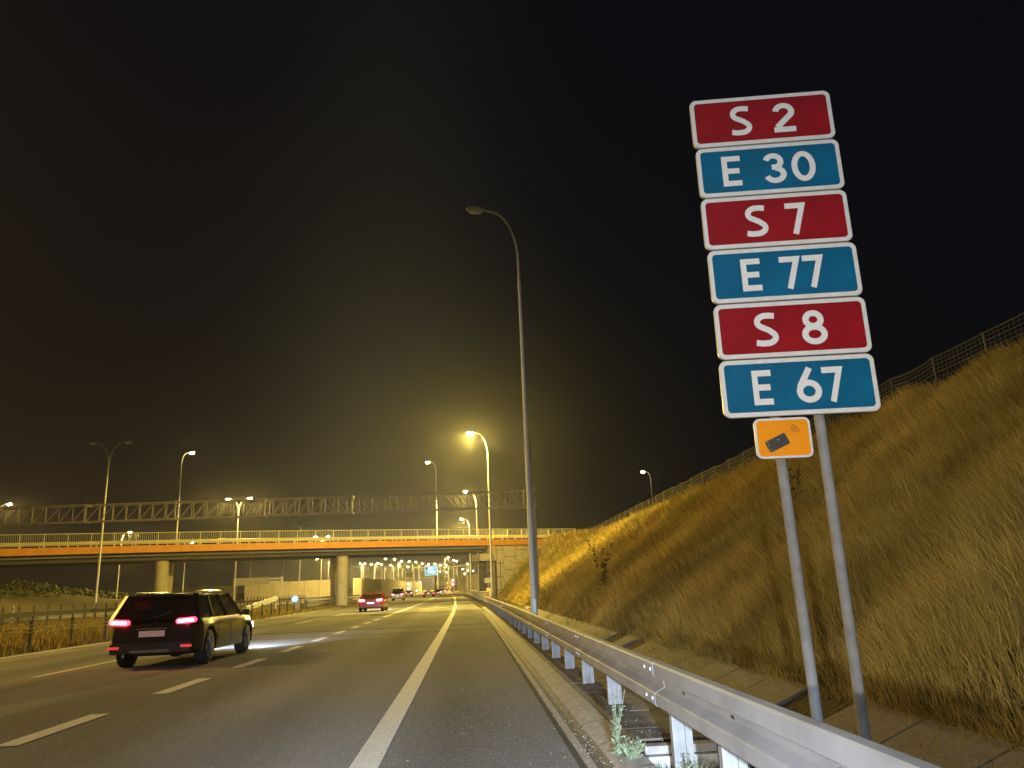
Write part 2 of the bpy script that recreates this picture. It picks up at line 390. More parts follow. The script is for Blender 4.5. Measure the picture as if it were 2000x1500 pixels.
# ------------------------------------------------------------------ grass
def wav(x, y, s, ph):
    return (np.sin(x*s+ph)*np.cos(y*s*.83+ph*2)+np.sin(x*s*.37-y*s*.61+ph*3)+np.sin(x*s*1.7+y*s*1.3+ph)*.5)/2.5
def grass(name, X, Y, hgt, wid, lean, label, mname='tall_grass', zf=terrain, tintv=None, greenv=None):
    n = len(X); Z = zf(X, Y)
    ang = rng.uniform(0, 2*np.pi, n); ca, sa = np.cos(ang), np.sin(ang)
    # blades face roughly anywhere; lean downhill and sideways
    lx = lean[0]+rng.normal(0, .24, n)+.15*wav(X, Y, 1.15, 5.1); ly = lean[1]+rng.normal(0, .24, n)+.2*wav(X, Y, .8, 2.6)
    P = np.zeros((n, 5, 3))
    for i, (t, w) in enumerate(((0, 1), (0, -1), (.55, .8), (.55, -.8), (1, 0))):
        bend = t*t
        P[:, i, 0] = X+ca*wid*w*.5+lx*hgt*bend
        P[:, i, 1] = Y+sa*wid*w*.5+ly*hgt*bend
        P[:, i, 2] = Z-.03+hgt*t*np.sqrt(np.clip(1-.45*(lx**2+ly**2)*t, .2, 1))
    me = bpy.data.meshes.new(name)
    me.vertices.add(n*5); me.vertices.foreach_set('co', P.ravel())
    base = (np.arange(n)*5)[:, None]
    loops = np.concatenate([base+np.array([0, 1, 3, 2]), base+np.array([2, 3, 4])], 1).ravel()
    me.loops.add(n*7); me.loops.foreach_set('vertex_index', loops)
    starts = (np.arange(n)*7)[:, None]+np.array([0, 4]); tot = np.tile([4, 3], n)
    me.polygons.add(n*2); me.polygons.foreach_set('loop_start', starts.ravel()); 
    me.update(calc_edges=True); me.validate()
    tint = (tintv if tintv is not None else np.clip(.42+.34*wav(X, Y, .9, 1.0)+.25*wav(X, Y, 3.3, .4)+rng.normal(0, .24, n), 0, 1))
    gr = (greenv if greenv is not None else np.clip(wav(X, Y, .55, 4.2)*1.3-.45+rng.normal(0, .15, n), 0, 1))
    for nm, v in (('tint', tint), ('green', gr)):
        a = me.attributes.new(nm, 'FLOAT', 'POINT'); a.data.foreach_set('value', np.repeat(v, 5).astype(np.float32))
    o = bpy.data.objects.new(name, me); C.collection.objects.link(o); me.materials.append(MT[mname])
    tag(o, label, 'grass', None, 'stuff'); return o
def scatter(x0, x1, y0, y1, n): return rng.uniform(x0, x1, n), rng.uniform(y0, y1, n)
bands = []
for (y0, y1, dens, w, hh) in ((2.0, 9, 1300, .006, .62), (9, 16, 1000, .0085, .66), (16, 28, 420, .016, .7), (28, 48, 170, .028, .72), (48, 102, 60, .055, .75)):
    x0, x1 = 4.15, 15.8
    n = int((x1-x0)*(y1-y0)*dens); X, Y = scatter(x0, x1, y0, y1, n)
    Y = np.abs(Y*(1+rng.normal(0, .11, n)))+.2
    toe = 4.2-1.0*smooth(80, 98, Y)
    x_ = np.where(Y > 80, toe+(X-4.15)*1.05, X)
    keep = (Y < bridge_y(x_)-.6)
    X, Y = x_[keep], Y[keep]; n = len(X)
    cl = .75+.45*wav(X, Y, 2.1, .7)
    h = hh*np.clip(cl, .4, 1.3)*rng.uniform(.55, 1.15, n)
    h *= np.interp(X, [4.15, 4.6, 5.5], [.35, .7, 1])
    bands.append((X, Y, h, w*rng.uniform(.6, 1.4, n)))
X, Y, h, w = (np.concatenate([b[i] for b in bands]) for i in range(4))
grass('tall_grass', X, Y, h, w, (-.34, .05), 'tall dry straw-coloured grass covering the right embankment')
# pale seed heads: short thick tufts on top of the stems
# median and left slope grass
bands = []
for (x0, x1, y0, y1, dens, w, hh) in ((-20, -13.7, 16, 60, 70, .03, .28), (-29, -20, 20, 90, 25, .05, .3), (-20, -13.7, 60, 130, 25, .06, .3)):
    n = int((x1-x0)*(y1-y0)*dens); X, Y = scatter(x0, x1, y0, y1, n)
    bands.append((X, Y, hh*rng.uniform(.4, 1.2, n), w*rng.uniform(.6, 1.4, n)))
X, Y, h, w = (np.concatenate([b[i] for b in bands]) for i in range(4))
grass('median_grass', X, Y, h, w, (-.1, 0), 'short dry grass on the median left of the road', tintv=np.clip(rng.normal(.12, .12, len(X)), 0, 1))
# dirt and weeds in the joints beneath the rail
n = 2600; X = rng.normal(1.62, .22, n); Y = rng.uniform(4.6, 6.3, n)
grass('ground_weeds', X, Y, rng.uniform(.02, .09, n), rng.uniform(.004, .012, n), (0, 0), 'low green weeds growing in the dirt beneath the guardrail', 'weed', zf=lambda a, b: a*0-.03)
n = 5200; X = rng.choice([2.3, 2.95, 3.4, 3.9], n)+rng.normal(0, .14, n); Y = rng.uniform(4, 40, n); k = wav(X*0+3, Y, 1.3, 2) > .05; X, Y = X[k], Y[k]; n = len(X)
grass('ditch_weeds', X, Y, rng.uniform(.04, .26, n), rng.uniform(.008, .02, n), (0, 0), 'sparse weeds growing between the concrete drain slabs', 'tall_grass', greenv=np.clip(rng.normal(.7, .3, n), 0, 1))
def weed_plant(loc, hgt, nst, label, m='weed_leaf', spread=.35, leaf=.05, per=16, seedy=False):
    r = random.Random(int(loc[1]*100)+int(loc[0]*10))
    t = thing('weed_plant', label, 'plant', loc)
    st = MB(); lf = MB()
    for i in range(nst):
        a = r.uniform(0, 6.28); hh = hgt*r.uniform(.35, 1) if i else hgt
        tip = Vector((math.cos(a)*spread*hh*r.uniform(.1, 1), math.sin(a)*spread*hh*r.uniform(.1, 1), hh))
        mid = tip*.5+Vector((tip.x*-.2, tip.y*-.2, 0)); pts = [Vector((0, 0, -.02)), mid, tip]
        st.tube(pts, [.005, .004, .0015] if not seedy else [.008, .006, .004], 5)
        for k in range(per):
            q = r.uniform(.12, 1); p = pts[0].lerp(mid, q*2) if q < .5 else mid.lerp(tip, q*2-1)
            b = r.uniform(0, 6.28); l = leaf*r.uniform(.5, 1.3)*(1.3-q*.8); d = Vector((math.cos(b), math.sin(b), r.uniform(.1, 1.1))).normalized()
            sd = d.cross(Vector((r.uniform(-1, 1), r.uniform(-1, 1), 1))).normalized()*l*.24
            lf.add([p, p+d*l*.5+sd, p+d*l, p+d*l*.5-sd], [(0, 1, 2, 3)])
    st.build('stem', 'stem' if seedy else m, t, True); lf.build('leaves', m, t, fix=False)
    return t
weed_plant((1.13, 6.5, 0), .52, 8, 'tall pale green weed growing at the kerb beside the guardrail', spread=.22, leaf=.05, per=30)
weed_plant((1.20, 6.25, 0), .22, 34, 'bushy pale green weed clump at the foot of the guardrail kerb', spread=.8, leaf=.05, per=18)
weed_plant((1.52, 5.75, -.02), .16, 14, 'small leafy weed between the guardrail posts in the dirt', spread=1.0, leaf=.04, per=10)
for i, (px, py, Y, hg, lb) in enumerate(((1180, 1160, 27, 1.0, 'dark brown dock stalks in the grass beyond the tall lamp pole'), (1560, 1000, 9.5, 1.2, 'dark brown dock stalk standing between the two sign posts'))):
    p = at_y(px, py, Y)
    # slide along the ray to the slope
    d = (p-Vector((0, 0, H_EYE))); best = min((abs((H_EYE+d.z*s) - float(terrain(d.x*s, d.y*s))), s) for s in np.linspace(.4, 3.0, 400))[1]
    x, y = d.x*best, d.y*best
    weed_plant((x, y, float(terrain(x, y))), hg*y/16+.35, 16 if 'stalk' not in lb else 4, lb, 'foliage' if 'stalk' not in lb else 'stem', .5, .10*y/14, 40, 'stalk' in lb)
# grit, chips and dead leaves swept along the kerb
mb = MB(); gr_ = random.Random(3)
for k in range(1700):
    y = 3+26*gr_.random()**1.6; w = gr_.random()
    x = .84+gr_.random()*.30 if w < .55 else (1.2+gr_.random()*1.0 if w < .85 else gr_.uniform(-.6, .8))
    z = .008 if x < 1.07 else (.05 if x < 1.34 else .056); r_ = gr_.uniform(.003, .011)
    a = gr_.uniform(0, 6.28); c_, s__ = math.cos(a)*r_, math.sin(a)*r_
    mb.add([(x+c_, y+s__, z-.002), (x-s__, y+c_, z), (x-c_*1.4, y-s__*.8, z-.002), (x+s__, y-c_, z), (x, y, z+r_*gr_.uniform(.4, 1.1))], [(0, 1, 4), (1, 2, 4), (2, 3, 4), (3, 0, 4)])
mat('grit', (.13, .11, .09), .9, 0, .3, 60, col2=(.27, .25, .22))
tag(mb.build('grit', 'grit', fix=False), 'fine grit, chips and dead leaves lying along the kerb', 'grit', None, 'stuff')
# ------------------------------------------------------------------ right guardrail
WB = [(.085, .742), (.07, .752), (.015, .750), (0, .738), (0, .658), (.075, .622), (.08, .572), (0, .532), (0, .455), (.015, .442), (.07, .438), (.085, .446)]
gr = thing('guardrail', 'grey steel guardrail running along the right shoulder with closely spaced posts', 'guardrail', (1.36, 0, 0))
secs = [-5.8+4*k for k in range(16)]
for k, y0 in enumerate(secs):
    y1 = y0+4
    m = MB(); off = .004 if k % 2 else 0
    m.sweep([(a-off, b) for a, b in WB], [(shs(y), y, 0) for y in np.linspace(y0-(.16 if k % 2 else 0), y1+(.16 if k % 2 else 0)-.002, 6)])
    o = m.build('rail_section', 'zinc_rail', gr, False)
    so = o.modifiers.new('s', 'SOLIDIFY'); so.thickness = .003; so.offset = 1 if False else 0
    for yy in (y1-.1, y1+.1):
        for zz in (.70, .495):
            if k == 0 and yy < y1 and zz > .6: bolt0 = o = MB().tube([(-.016, 0, 0), (.004, 0, 0)], .013, 8).build('bolt', 'zinc', gr)
            else: o = bolt0.copy(); C.collection.objects.link(o); o.parent = gr
            o.location = (shs(yy), yy, zz)
m0 = None
for y0 in secs:
    for yy in (y0+1.0, y0+2.3, y0+3.3):
        if m0 is None: o = m0 = MB().box((0, 0, 0), (.006, .055, .018)).build('slot', 'black_plastic', gr)
        else: o = m0.copy(); C.collection.objects.link(o); o.parent = gr
        o.location = (.077+shs(yy), yy, .597)
posts_y = [-.8, 1.2, 3.2, 5.05, 6.25]+[9.05+1.96*k for k in range(25)]
def cpost():
    m = MB(); w, d, t = .15, .07, .006
    prof = [(-w/2, 0), (-w/2, d), (-.022, d), (-.018, d-.022), (.018, d-.022), (.022, d), (w/2, d), (w/2, 0), (w/2-t*2, 0), (w/2-t*2, d-t*2), (-w/2+t*2, d-t*2), (-w/2+t*2, 0)]
    # profile in (y,x): web with centre groove facing the road; here facing -Y (towards the viewer) as in the photo
    m.prism([(a, -b) for a, b in prof], .70, lambda x, y, t_: (x, y, t_-.02))
    return m
p0 = cpost().build('post', 'post_zinc', gr)
for k, y in enumerate(posts_y):
    o = p0 if k == 0 else p0.copy()
    if k: C.collection.objects.link(o); o.parent = gr
    o.location = (.215+shs(y), y, -.02)
MB().box((.15+shs(0), 25, .60), (.03, 63, .09)).build('spacer_rail', 'zinc_rail', gr)
# triple-rail barriers (both sides, further on)
def beam_barrier(name, label, x, y0, y1, zs, ph, step=4.0, matr='zinc_rail', matp='post_zinc', face=-1, gz=None):
    t = thing(name, label, 'guardrail', (x, 0, 0))
    ys = np.arange(y0, y1+.1, 4)
    zo = (lambda y: float(terrain(x+shs(y), y))+.1) if gz else (lambda y: rz_(y))
    for z in zs:
        prof = [(0.05*-face, .11), (0, .10), (0, .055), (.05*-face, .03), (.05*-face, -.03), (0, -.055), (0, -.10), (.05*-face, -.11)]
        MB().sweep([(a, b+z) for a, b in prof], [(shs(y), y, zo(y)) for y in ys]).build('rail', matr, t, True)
    m0 = None
    for y in np.arange(y0+.3, y1, step):
        if m0 is None: o = m0 = MB().box((0, 0, ph/2-.05), (.07, .10, ph+.1)).build('post', matp, t)
        else: o = m0.copy(); C.collection.objects.link(o); o.parent = t
        o.location = (shs(y)-face*.10, y, zo(y))
    return t
beam_barrier('guardrail', 'three-rail steel barrier curving away under the bridge on the right', 1.5, 57.5, 190, (.42, .70, .98), 1.08, 3)
beam_barrier('guardrail', 'three-rail steel barrier along the median under the bridge', -14.9, 76, 250, (.42, .74, 1.06), 1.2, 3.5, face=1)
beam_barrier('guardrail', 'dark steel barrier on the raised median at far left', -22.5, 26, 118, (.55,), 1.0, 1.4, 'dark_steel', 'dark_steel', 1, True)
beam_barrier('guardrail', 'pale steel barrier behind the dark one left of the median', -27.6, 40, 150, (.60,), .8, 3.0, face=1, gz=True)
# wire-rope barrier on the left
wr = thing('wire_barrier', 'wire-rope barrier with dark posts in the grass left of the road', 'barrier', (-14.0, 0, 0))
m0 = None
for k in range(22):
    y = 16+2.65*k
    if m0 is None: o = m0 = MB().box((0, 0, .42), (.10, .06, .95)).box((0, 0, .905), (.13, .085, .02)).build('post', 'dark_steel', wr)
    else: o = m0.copy(); C.collection.objects.link(o); o.parent = wr
    o.location = (shs(y), y, 0)
for z in (.56, .67, .78): MB().tube([(shs(y)+.05, y, z) for y in np.arange(14, 74, 5)], .012, 6).build('wire', 'dark_steel', wr)
# ------------------------------------------------------------------ street lamps
def make_lamp(label, double=False, lens='lens_lit', H=13.45, kink=11.9, reach=1.15, rb=.105, rt=.05, group=None, low=False):
    t = thing('street_lamp', label, 'street lamp', (0, 0, 0), 0, group)
    MB().tube([(0, 0, -.5), (0, 0, 1.2), (0, 0, 1.25), (0, 0, kink-1.2)], [rb, rb*.97, rb*.86, rt], 8 if low else 16).build('pole', 'lamp_pole', t, True)
    if not low: MB().box((0, -rb*.97, .75), (.10, .02, .45)).tube([(0, 0, kink-1.35), (0, 0, kink-1.1)], rt*1.15, 14).build('hatch', 'lamp_pole', t)
    for s in ((-1, 1) if double else (-1,)):
        pts = [(0, 0, kink-1.2), (0, 0, kink-.35)]
        for a in np.linspace(0, 78, 8):
            a = R(a); rx, rz2 = reach*.78, H-.12-(kink-.35)
            pts.append((s*rx*(1-math.cos(a)), 0, kink-.35+rz2*math.sin(a)))
        lx, lz = pts[-1][0], pts[-1][2]
        pts.append((lx+s*.28, 0, lz+.07))
        MB().tube(pts, [rt*.95]*2+list(np.linspace(rt*.9, .032, len(pts)-2)), 6 if low else 10).build('arm', 'lamp_pole', t, True)
        hx, hz = pts[-1][0], pts[-1][2]
        # head: boat-shaped housing, widest in the middle
        m = MB(); secs_ = [(0, .05, .035), (.08, .085, .075), (.22, .15, .105), (.45, .16, .115), (.60, .13, .10), (.66, .07, .07)]
        o_ = 0; vs = []; fs = []
        ng = 8
        for (d, w_, hh) in secs_:
            for k in range(ng):
                q = 2*math.pi*k/ng+math.pi/8
                vs.append((hx+s*d, w_*math.cos(q), hz+.02+d*.09+max(-.3, math.sin(q))*hh))
        for i in range(len(secs_)-1):
            for k in range(ng): fs.append((i*ng+k, i*ng+(k+1) % ng, (i+1)*ng+(k+1) % ng, (i+1)*ng+k))
        fs += [tuple(range(ng)), tuple(range((len(secs_)-1)*ng, len(secs_)*ng))]
        m.add(vs, fs); m.build('lamp_head', 'lamp_body', t, True)
        lit = lens != 'lens_off'
        zb = hz-.015
        lm = MB().tube([(hx+s*.12, 0, zb+.0), (hx+s*.2, 0, zb-(.06 if lit else .01)), (hx+s*.5, 0, zb-(.03 if lit else -.02)), (hx+s*.58, 0, zb+.03)], [.06, .14, .14, .06] if lit else [.05, .10, .10, .05], 10)
        lm.build('lamp_lens', lens, t, True)
    return t
G_R = 'street lamps along the right shoulder'; G_M = 'double street lamps on the median'; G_B = 'street lamps on the bridge road'; G_L = 'street lamps left of the road'; G_F = 'distant street lamps glowing beneath the bridge'
def lamp_light(x, y, z, p=P_NEAR, r=.12, spot=True):
    d = bpy.data.lights.new('lamp_light', 'SPOT'); d.energy = p; d.color = LAMP_COL; d.spot_size = R(179); d.spot_blend = .10; d.shadow_soft_size = r
    o = bpy.data.objects.new('lamp_light', d); C.collection.objects.link(o); o.location = (x, y, z); return o
def put_light(t, double=False, p=P_NEAR, col=None):
    for s in ((-1, 1) if double else (-1,)):
        c, n_ = math.cos(t.rotation_euler.z), math.sin(t.rotation_euler.z)
        lx = s*1.5
        o = lamp_light(0, 0, 0, p if not double else p*.5); o.parent = t
        o.location = (lx, 0, 12.98)
        if col: o.data.color = col
XR = 1.95
A = make_lamp('tall unlit street lamp standing behind the guardrail in the middle of the view', False, 'lens_off', group=G_R)
A.location = (1.86, 23, 0)
L1 = make_lamp('brightly lit street lamp with pole right of the glare, next beyond the unlit one', False, 'lens_lit', group=G_R)
L1.location = (1.75, 60.4, 0); 
l2 = dup(L1, (XR-.75, 98.3, 0), 0, 'lit street lamp, second beyond the tall unlit one, its head over the truss end')
l3 = dup(L1, (XR-1.6, 137.8, 0), 0, 'lit street lamp, its head just above the bridge railing right of centre')
lm1 = dup(L1, (XR, -15, 0), 0, 'lit street lamp on the shoulder behind the viewer')
put_light(L1, p=P_NEAR*1.25, col=(1, .72, .13)); put_light(l2, p=P_NEAR*.8); put_light(l3, p=P_NEAR*1.0)
put_light(lm1, p=P_NEAR*.2, col=(.62, .80, 1))
D5 = make_lamp('unlit double-armed street lamp on the median at left', True, 'lens_off', group=G_M); D5.location = (-27.3, 60, -.05)
d10 = dup(D5, (-28.2, 134, 0), 0, 'small unlit double-armed street lamp seen above the bridge railing')
D8 = make_lamp('lit double-armed street lamp rising behind the bridge left of centre', True, 'lens_lit', group=G_M); D8.location = (-28.2, 97.5, -.05)
d9 = dup(D8, (-30.9, 168, 0), 0, 'lit double-armed street lamp with its heads level with the bridge railing')
d0 = dup(D8, (-26.5, 23, 0), 0, 'lit double-armed street lamp outside the frame on the left')
put_light(D8, True, P_NEAR*.8); put_light(d9, True, P_NEAR*2.4); put_light(d0, True, P_NEAR*.68, (1, .60, .10))
dm = dup(D8, (-26.5, -14, 0), 0, 'lit double-armed street lamp behind the viewer on the left'); put_light(dm, True, P_NEAR*.05, (1, .50, .10))
s4 = dup(L1, (-58.2, 99.5, .5), math.pi, 'lit street lamp at the left edge of the view above the truss', G_L)
s7 = dup(L1, (-60.5, 140.5, 0), math.pi, 'lit street lamp whose head shows just above the bridge railing at left', G_L)
put_light(s4, p=P_NEAR*.3); put_light(s7, p=P_NEAR*.4)
for (x, y, lb) in ((-60.5, 172, 'thin lamp pole seen under the bridge right of the left piers'), (-58.5, 216, 'thin lamp pole behind the noise wall left of the middle'), (-58.5, 254, 'thin lamp pole farther along behind the noise wall')):
    s = dup(L1, (x, y, 0), math.pi, lb, G_L)
# bridge road lamps (10.5 m masts standing on the deck)
B6 = make_lamp('lit lamp on a mast standing on the bridge deck at left', False, 'lens_far', 10.9, 10.0, .75, .09, .045, G_B)
B6.location = (-32.4, bridge_y(-32.4)+8, 6.9); B6.rotation_euler = (0, 0, math.pi)
dup(B6, (-4.0, bridge_y(-4)+8.5, 7.1), 0, 'small lit lamp on a mast standing on the bridge deck right of centre')
dup(B6, (28.3, bridge_y(28.3)+8.5, 6.9), 0, 'lit street lamp standing behind the crest of the grassy embankment')
# distant lamps
FP = [(703.5, 1098.5), (713, 1098.5), (724.7, 1100), (738.5, 1097.5), (745, 1100.5), (753.5, 1088.8), (763, 1102), (771, 1089.5), (780, 1103.5), (784.5, 1093.5), (799, 1094.5), (797, 1105), (812, 1095.5), (812, 1107), (825, 1098.5), (837, 1100), (849, 1099.5), (860, 1102), (871, 1102), (860, 1114.5), (872.5, 1116), (875.5, 1086), (886, 1092), (892, 1093.6), (912.8, 1099), (904, 1110), (914, 1112.4), (907.6, 1119.6), (924, 1113.6), (934.8, 1116), (928.8, 1120.8), (959, 1109.6), (619, 1091), (649, 1094)]
F0 = make_lamp('x', False, 'lens_far', low=True, group=G_F, rb=.12, rt=.07)
for i, (px, py) in enumerate(FP):
    p = at_z(px, py, 13.4+rz_(350)*(1 if i < 32 else 0)); rz = math.pi if (i % 2) else 0
    y = p.y; zb = min(rz_(y), 3.0)*.0
    sgn = 1 if rz == 0 else -1
    loc = (p.x+sgn*1.4, y, zb-(0 if y < 300 else 0))
    if i < 5: lb = 'distant lit lamp, in the cluster just right of the middle bridge pier'
    elif px < 800: lb = 'distant lit lamp, in the row above the far noise walls'
    elif px < 880: lb = 'distant lit lamp, in the row around the blue direction sign'
    else: lb = 'distant lit lamp, in the cluster left of the abutment'
    if i == 21: lb = 'largest distant lit lamp under the bridge, above the round speed signs'
    if i == 31: lb = 'tiny lit lamp seen through the gap beside the abutment'
    if i == 32: lb = 'lit lamp under the bridge above the noise wall, left one of two'
    if i == 33: lb = 'lit lamp under the bridge above the noise wall, right one of two beside the pier'
    if i == 0: o = F0; o.location = loc; o.rotation_euler = (0, 0, rz); o['label'] = lb
    else: o = dup(F0, loc, rz, lb)
    sc = min(1.5, max(1.0, y/230)); 
    for ch in o.children:
        if ch.name.startswith(('lamp_head', 'lamp_lens')): pass
    if y < 430 and i % 3 == 0:
        q = lamp_light(p.x, y, 13.1, P_NEAR*1.1); q.parent = o; q.matrix_parent_inverse = Matrix.Identity(4); q.location = (-1.4, 0, 12.9)
# ------------------------------------------------------------------ bridge
ang = math.atan(BRK)
br = thing('bridge', 'road bridge crossing the motorway with an orange edge beam and concrete piers', 'bridge', (10, 100, 0), ang)
# local frame: x along the bridge (negative = left), y away from viewer; slight dip to the left
LX0, LX1 = -110, 4.6
def zb(x): return -.00012*x*x+.0 if x < 0 else 0
xs = np.linspace(LX0, LX1, 60)
def lsweep(prof, name, m, smooth_=False, x0=LX0, x1=LX1, parent=None):
    xs_ = [x for x in xs if x0 <= x <= x1]
    if xs_[0] > x0: xs_ = [x0]+xs_
    if xs_[-1] < x1: xs_ = xs_+[x1]
    mbb = MB(); k = len(prof); vs = []; fs = []
    for x in xs_:
        for (y, z) in prof: vs.append((x, y, z+zb(x)))
    for i in range(len(xs_)-1):
        for j in range(k): a = i*k+j; b = i*k+(j+1) % k; fs.append((a, b, b+k, a+k))
    fs += [tuple(range(k)), tuple(range((len(xs_)-1)*k, len(xs_)*k))]
    return mbb.add(vs, fs).build(name, m, parent or br, smooth_)
lsweep([(0, 6.45), (0, 7.14), (.30, 7.14), (.30, 6.45)], 'edge_beam', 'fascia')
lsweep([(12.2, 6.45), (12.2, 7.14), (12.5, 7.14), (12.5, 6.45)], 'edge_beam', 'fascia')
lsweep([(.302, 6.62), (.302, 7.10), (12.198, 7.10), (12.198, 6.62)], 'deck', 'concrete')
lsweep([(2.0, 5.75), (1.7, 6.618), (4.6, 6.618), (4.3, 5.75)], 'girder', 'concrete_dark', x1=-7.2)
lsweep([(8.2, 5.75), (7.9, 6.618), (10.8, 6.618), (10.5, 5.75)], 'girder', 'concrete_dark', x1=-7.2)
MB().tube([(x, 1.2, 6.25+zb(x)) for x in np.linspace(LX0, -8, 30)], .11, 8).build('drain_pipe', 'lamp_pole', br, True)
rl = thing('bridge_railing', 'steel railing with thin bars along the near edge of the bridge', 'railing', (10, 100, 0), ang)
MB().tube([(x, .16, 8.42+zb(x)) for x in np.linspace(LX0, LX1+.1, 60)], .045, 6).build('top_rail', 'yellow_rail', rl, True)
MB().tube([(x, .16, 7.32+zb(x)) for x in np.linspace(LX0, LX1, 60)], .03, 6).build('bottom_rail', 'yellow_rail', rl, True)
m0 = None
for k in range(58):
    x = LX1-2.0*k
    if m0 is None: o = m0 = MB().box((0, 0, .64), (.08, .07, 1.28)).build('post', 'yellow_rail', rl)
    else: o = m0.copy(); C.collection.objects.link(o); o.parent = rl
    o.location = (x, .16, 7.14+zb(x))
mb = MB()
for k in range(57*11):
    x = LX1-2*57*k/(57*11)
    if (k % 11): mb.box((x, .16, 7.87+zb(x)), (.022, .022, 1.08))
mb.build('railing_bars', 'yellow_rail', rl)
bg_ = thing('guardrail', 'low steel guardrail on the bridge deck behind the railing', 'guardrail', (10, 100, 0), ang)
MB().sweep([(0, 0)], [(0, 0, 0)])
mb = MB()
for z0 in (7.62,):
    xs_ = np.linspace(LX0, LX1+20, 60); vs = []; fs = []
    pr = [(0.08, .15), (0, .13), (0, .05), (.06, 0), (0, -.05), (0, -.13), (.08, -.15)]
    for x in xs_:
        for y, z in pr: vs.append((x, 1.6+y, z0+z+zb(x)))
    for i in range(len(xs_)-1):
        for j in range(6): a = i*7+j; fs.append((a, a+1, a+8, a+7))
    mb.add(vs, fs)
mb.build('rail', 'yellow_rail', bg_, True)
m0 = None
for k in range(54):
    if m0 is None: o = m0 = MB().box((0, 0, .3), (.08, .08, .66)).build('post', 'yellow_rail', bg_)
    else: o = m0.copy(); C.collection.objects.link(o); o.parent = bg_
    x = LX1-2*k; o.location = (x, 1.75, 7.10+zb(x))
# little reflectors on the edge beam are part of the bridge
m0 = None
for k in range(60):
    x = 3.5-1.6*k
    if m0 is None: o = m0 = MB().box((0, 0, .07), (.09, .05, .14)).build('reflector', 'white_reflector', br)
    else: o = m0.copy(); C.collection.objects.link(o); o.parent = br
    o.location = (x, .06, 7.142+zb(x))
# piers
def to_local(X, Y): v = Matrix.Rotation(-ang, 3, 'Z') @ Vector((X-10, Y-100, 0)); return v.x, v.y
for (px, off) in ((314, 3.2), (669, 3.2)):
    d = CM @ Vector((px-1000, 750-1150, -1500)); k = d.x/d.y; Yp = (95.53+off)/(1-k*BRK); lx, ly = to_local(k*Yp, Yp)
    for j, yy in enumerate((3.15, 9.35)):
        MB().tube([(lx+(.9 if j else 0), yy, -.3), (lx+(.9 if j else 0), yy, 5.95+zb(lx))], .66, 28).build('pier', 'mse', br, True)
# abutment: stepped bearing block, return wall and panelled wing wall
ab = thing('abutment', 'bridge abutment of pale interlocking concrete panels above the grassy slope', 'wall', (10, 100, 0), ang)
xa = to_local(3.5, 97.1)[0]
MB().box((xa-1.0, 1.9, 5.03), (1.9, 2.6, .86)).box((xa-.10, 1.9, 5.52), (.62, 2.6, 1.84)).build('bearing_block', 'mse', ab)
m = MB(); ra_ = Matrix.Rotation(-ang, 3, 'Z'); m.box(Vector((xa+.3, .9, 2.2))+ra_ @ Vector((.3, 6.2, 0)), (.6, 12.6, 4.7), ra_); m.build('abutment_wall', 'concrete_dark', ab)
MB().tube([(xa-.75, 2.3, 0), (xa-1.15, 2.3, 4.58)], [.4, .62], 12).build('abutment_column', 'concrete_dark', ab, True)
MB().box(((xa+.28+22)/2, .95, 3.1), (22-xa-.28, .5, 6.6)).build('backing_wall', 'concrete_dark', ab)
m = MB(); w, h_ = 1.72, 1.62; g = .034
for c in range(14):
    for r_ in range(-1, 5):
        cx_ = xa+.45+c*w; cz = .2+r_*h_+(h_/2 if c % 2 else 0)
        a, b, q, e = w/2-g, h_/2-g, .11, h_/4-.01
        # cross-like interlocking outline
        s_ = 1
        ax = a+ (q if s_ > 0 else -q)
        ax2 = a+ (-q if s_ > 0 else q)
        poly = [(-ax2, -b), (ax2, -b), (ax2, -e), (ax, -e), (ax, e), (ax2, e), (ax2, b), (-ax2, b), (-ax2, e), (-ax, e), (-ax, -e), (-ax2, -e)]
        z1 = 6.40
        poly = [(x, max(min(z, z1-cz), -.3-cz)) for x, z in poly]
        poly = [(max(x, xa+.29-cx_), z) for x, z in poly]
        if min(z for x, z in poly) >= z1-cz-.02 or cx_ > 21 : continue
        m.prism(poly, .08, lambda x, y, t_: (cx_+x, .68-t_, cz+y))
m.build('wall_panels', 'mse', ab)
fen = thing('railing', 'dark mesh railing continuing past the bridge end on the right', 'railing', (10, 100, 0), ang)
MB().tube([(LX1+.3, .16, 8.35), (LX1+14, .16, 8.3)], .03, 6).build('top_rail', 'sign_back', fen)
mb = MB()
for k in range(90): mb.box((LX1+.3+k*.155, .16, 7.8), (.02, .02, 1.1))
mb.build('railing_bars', 'sign_back', fen)
m0 = None
for k in range(7):
    if m0 is None: o = m0 = MB().box((0, 0, .5), (.07, .07, 1.4)).build('post', 'sign_back', fen)
    else: o = m0.copy(); C.collection.objects.link(o); o.parent = fen
    o.location = (LX1+.3+2.2*k, .16, 7.1)
MB().box((LX1+12, 6, 6.7), (24, 11.6, .6)).build('approach_slab', 'concrete_dark', br)
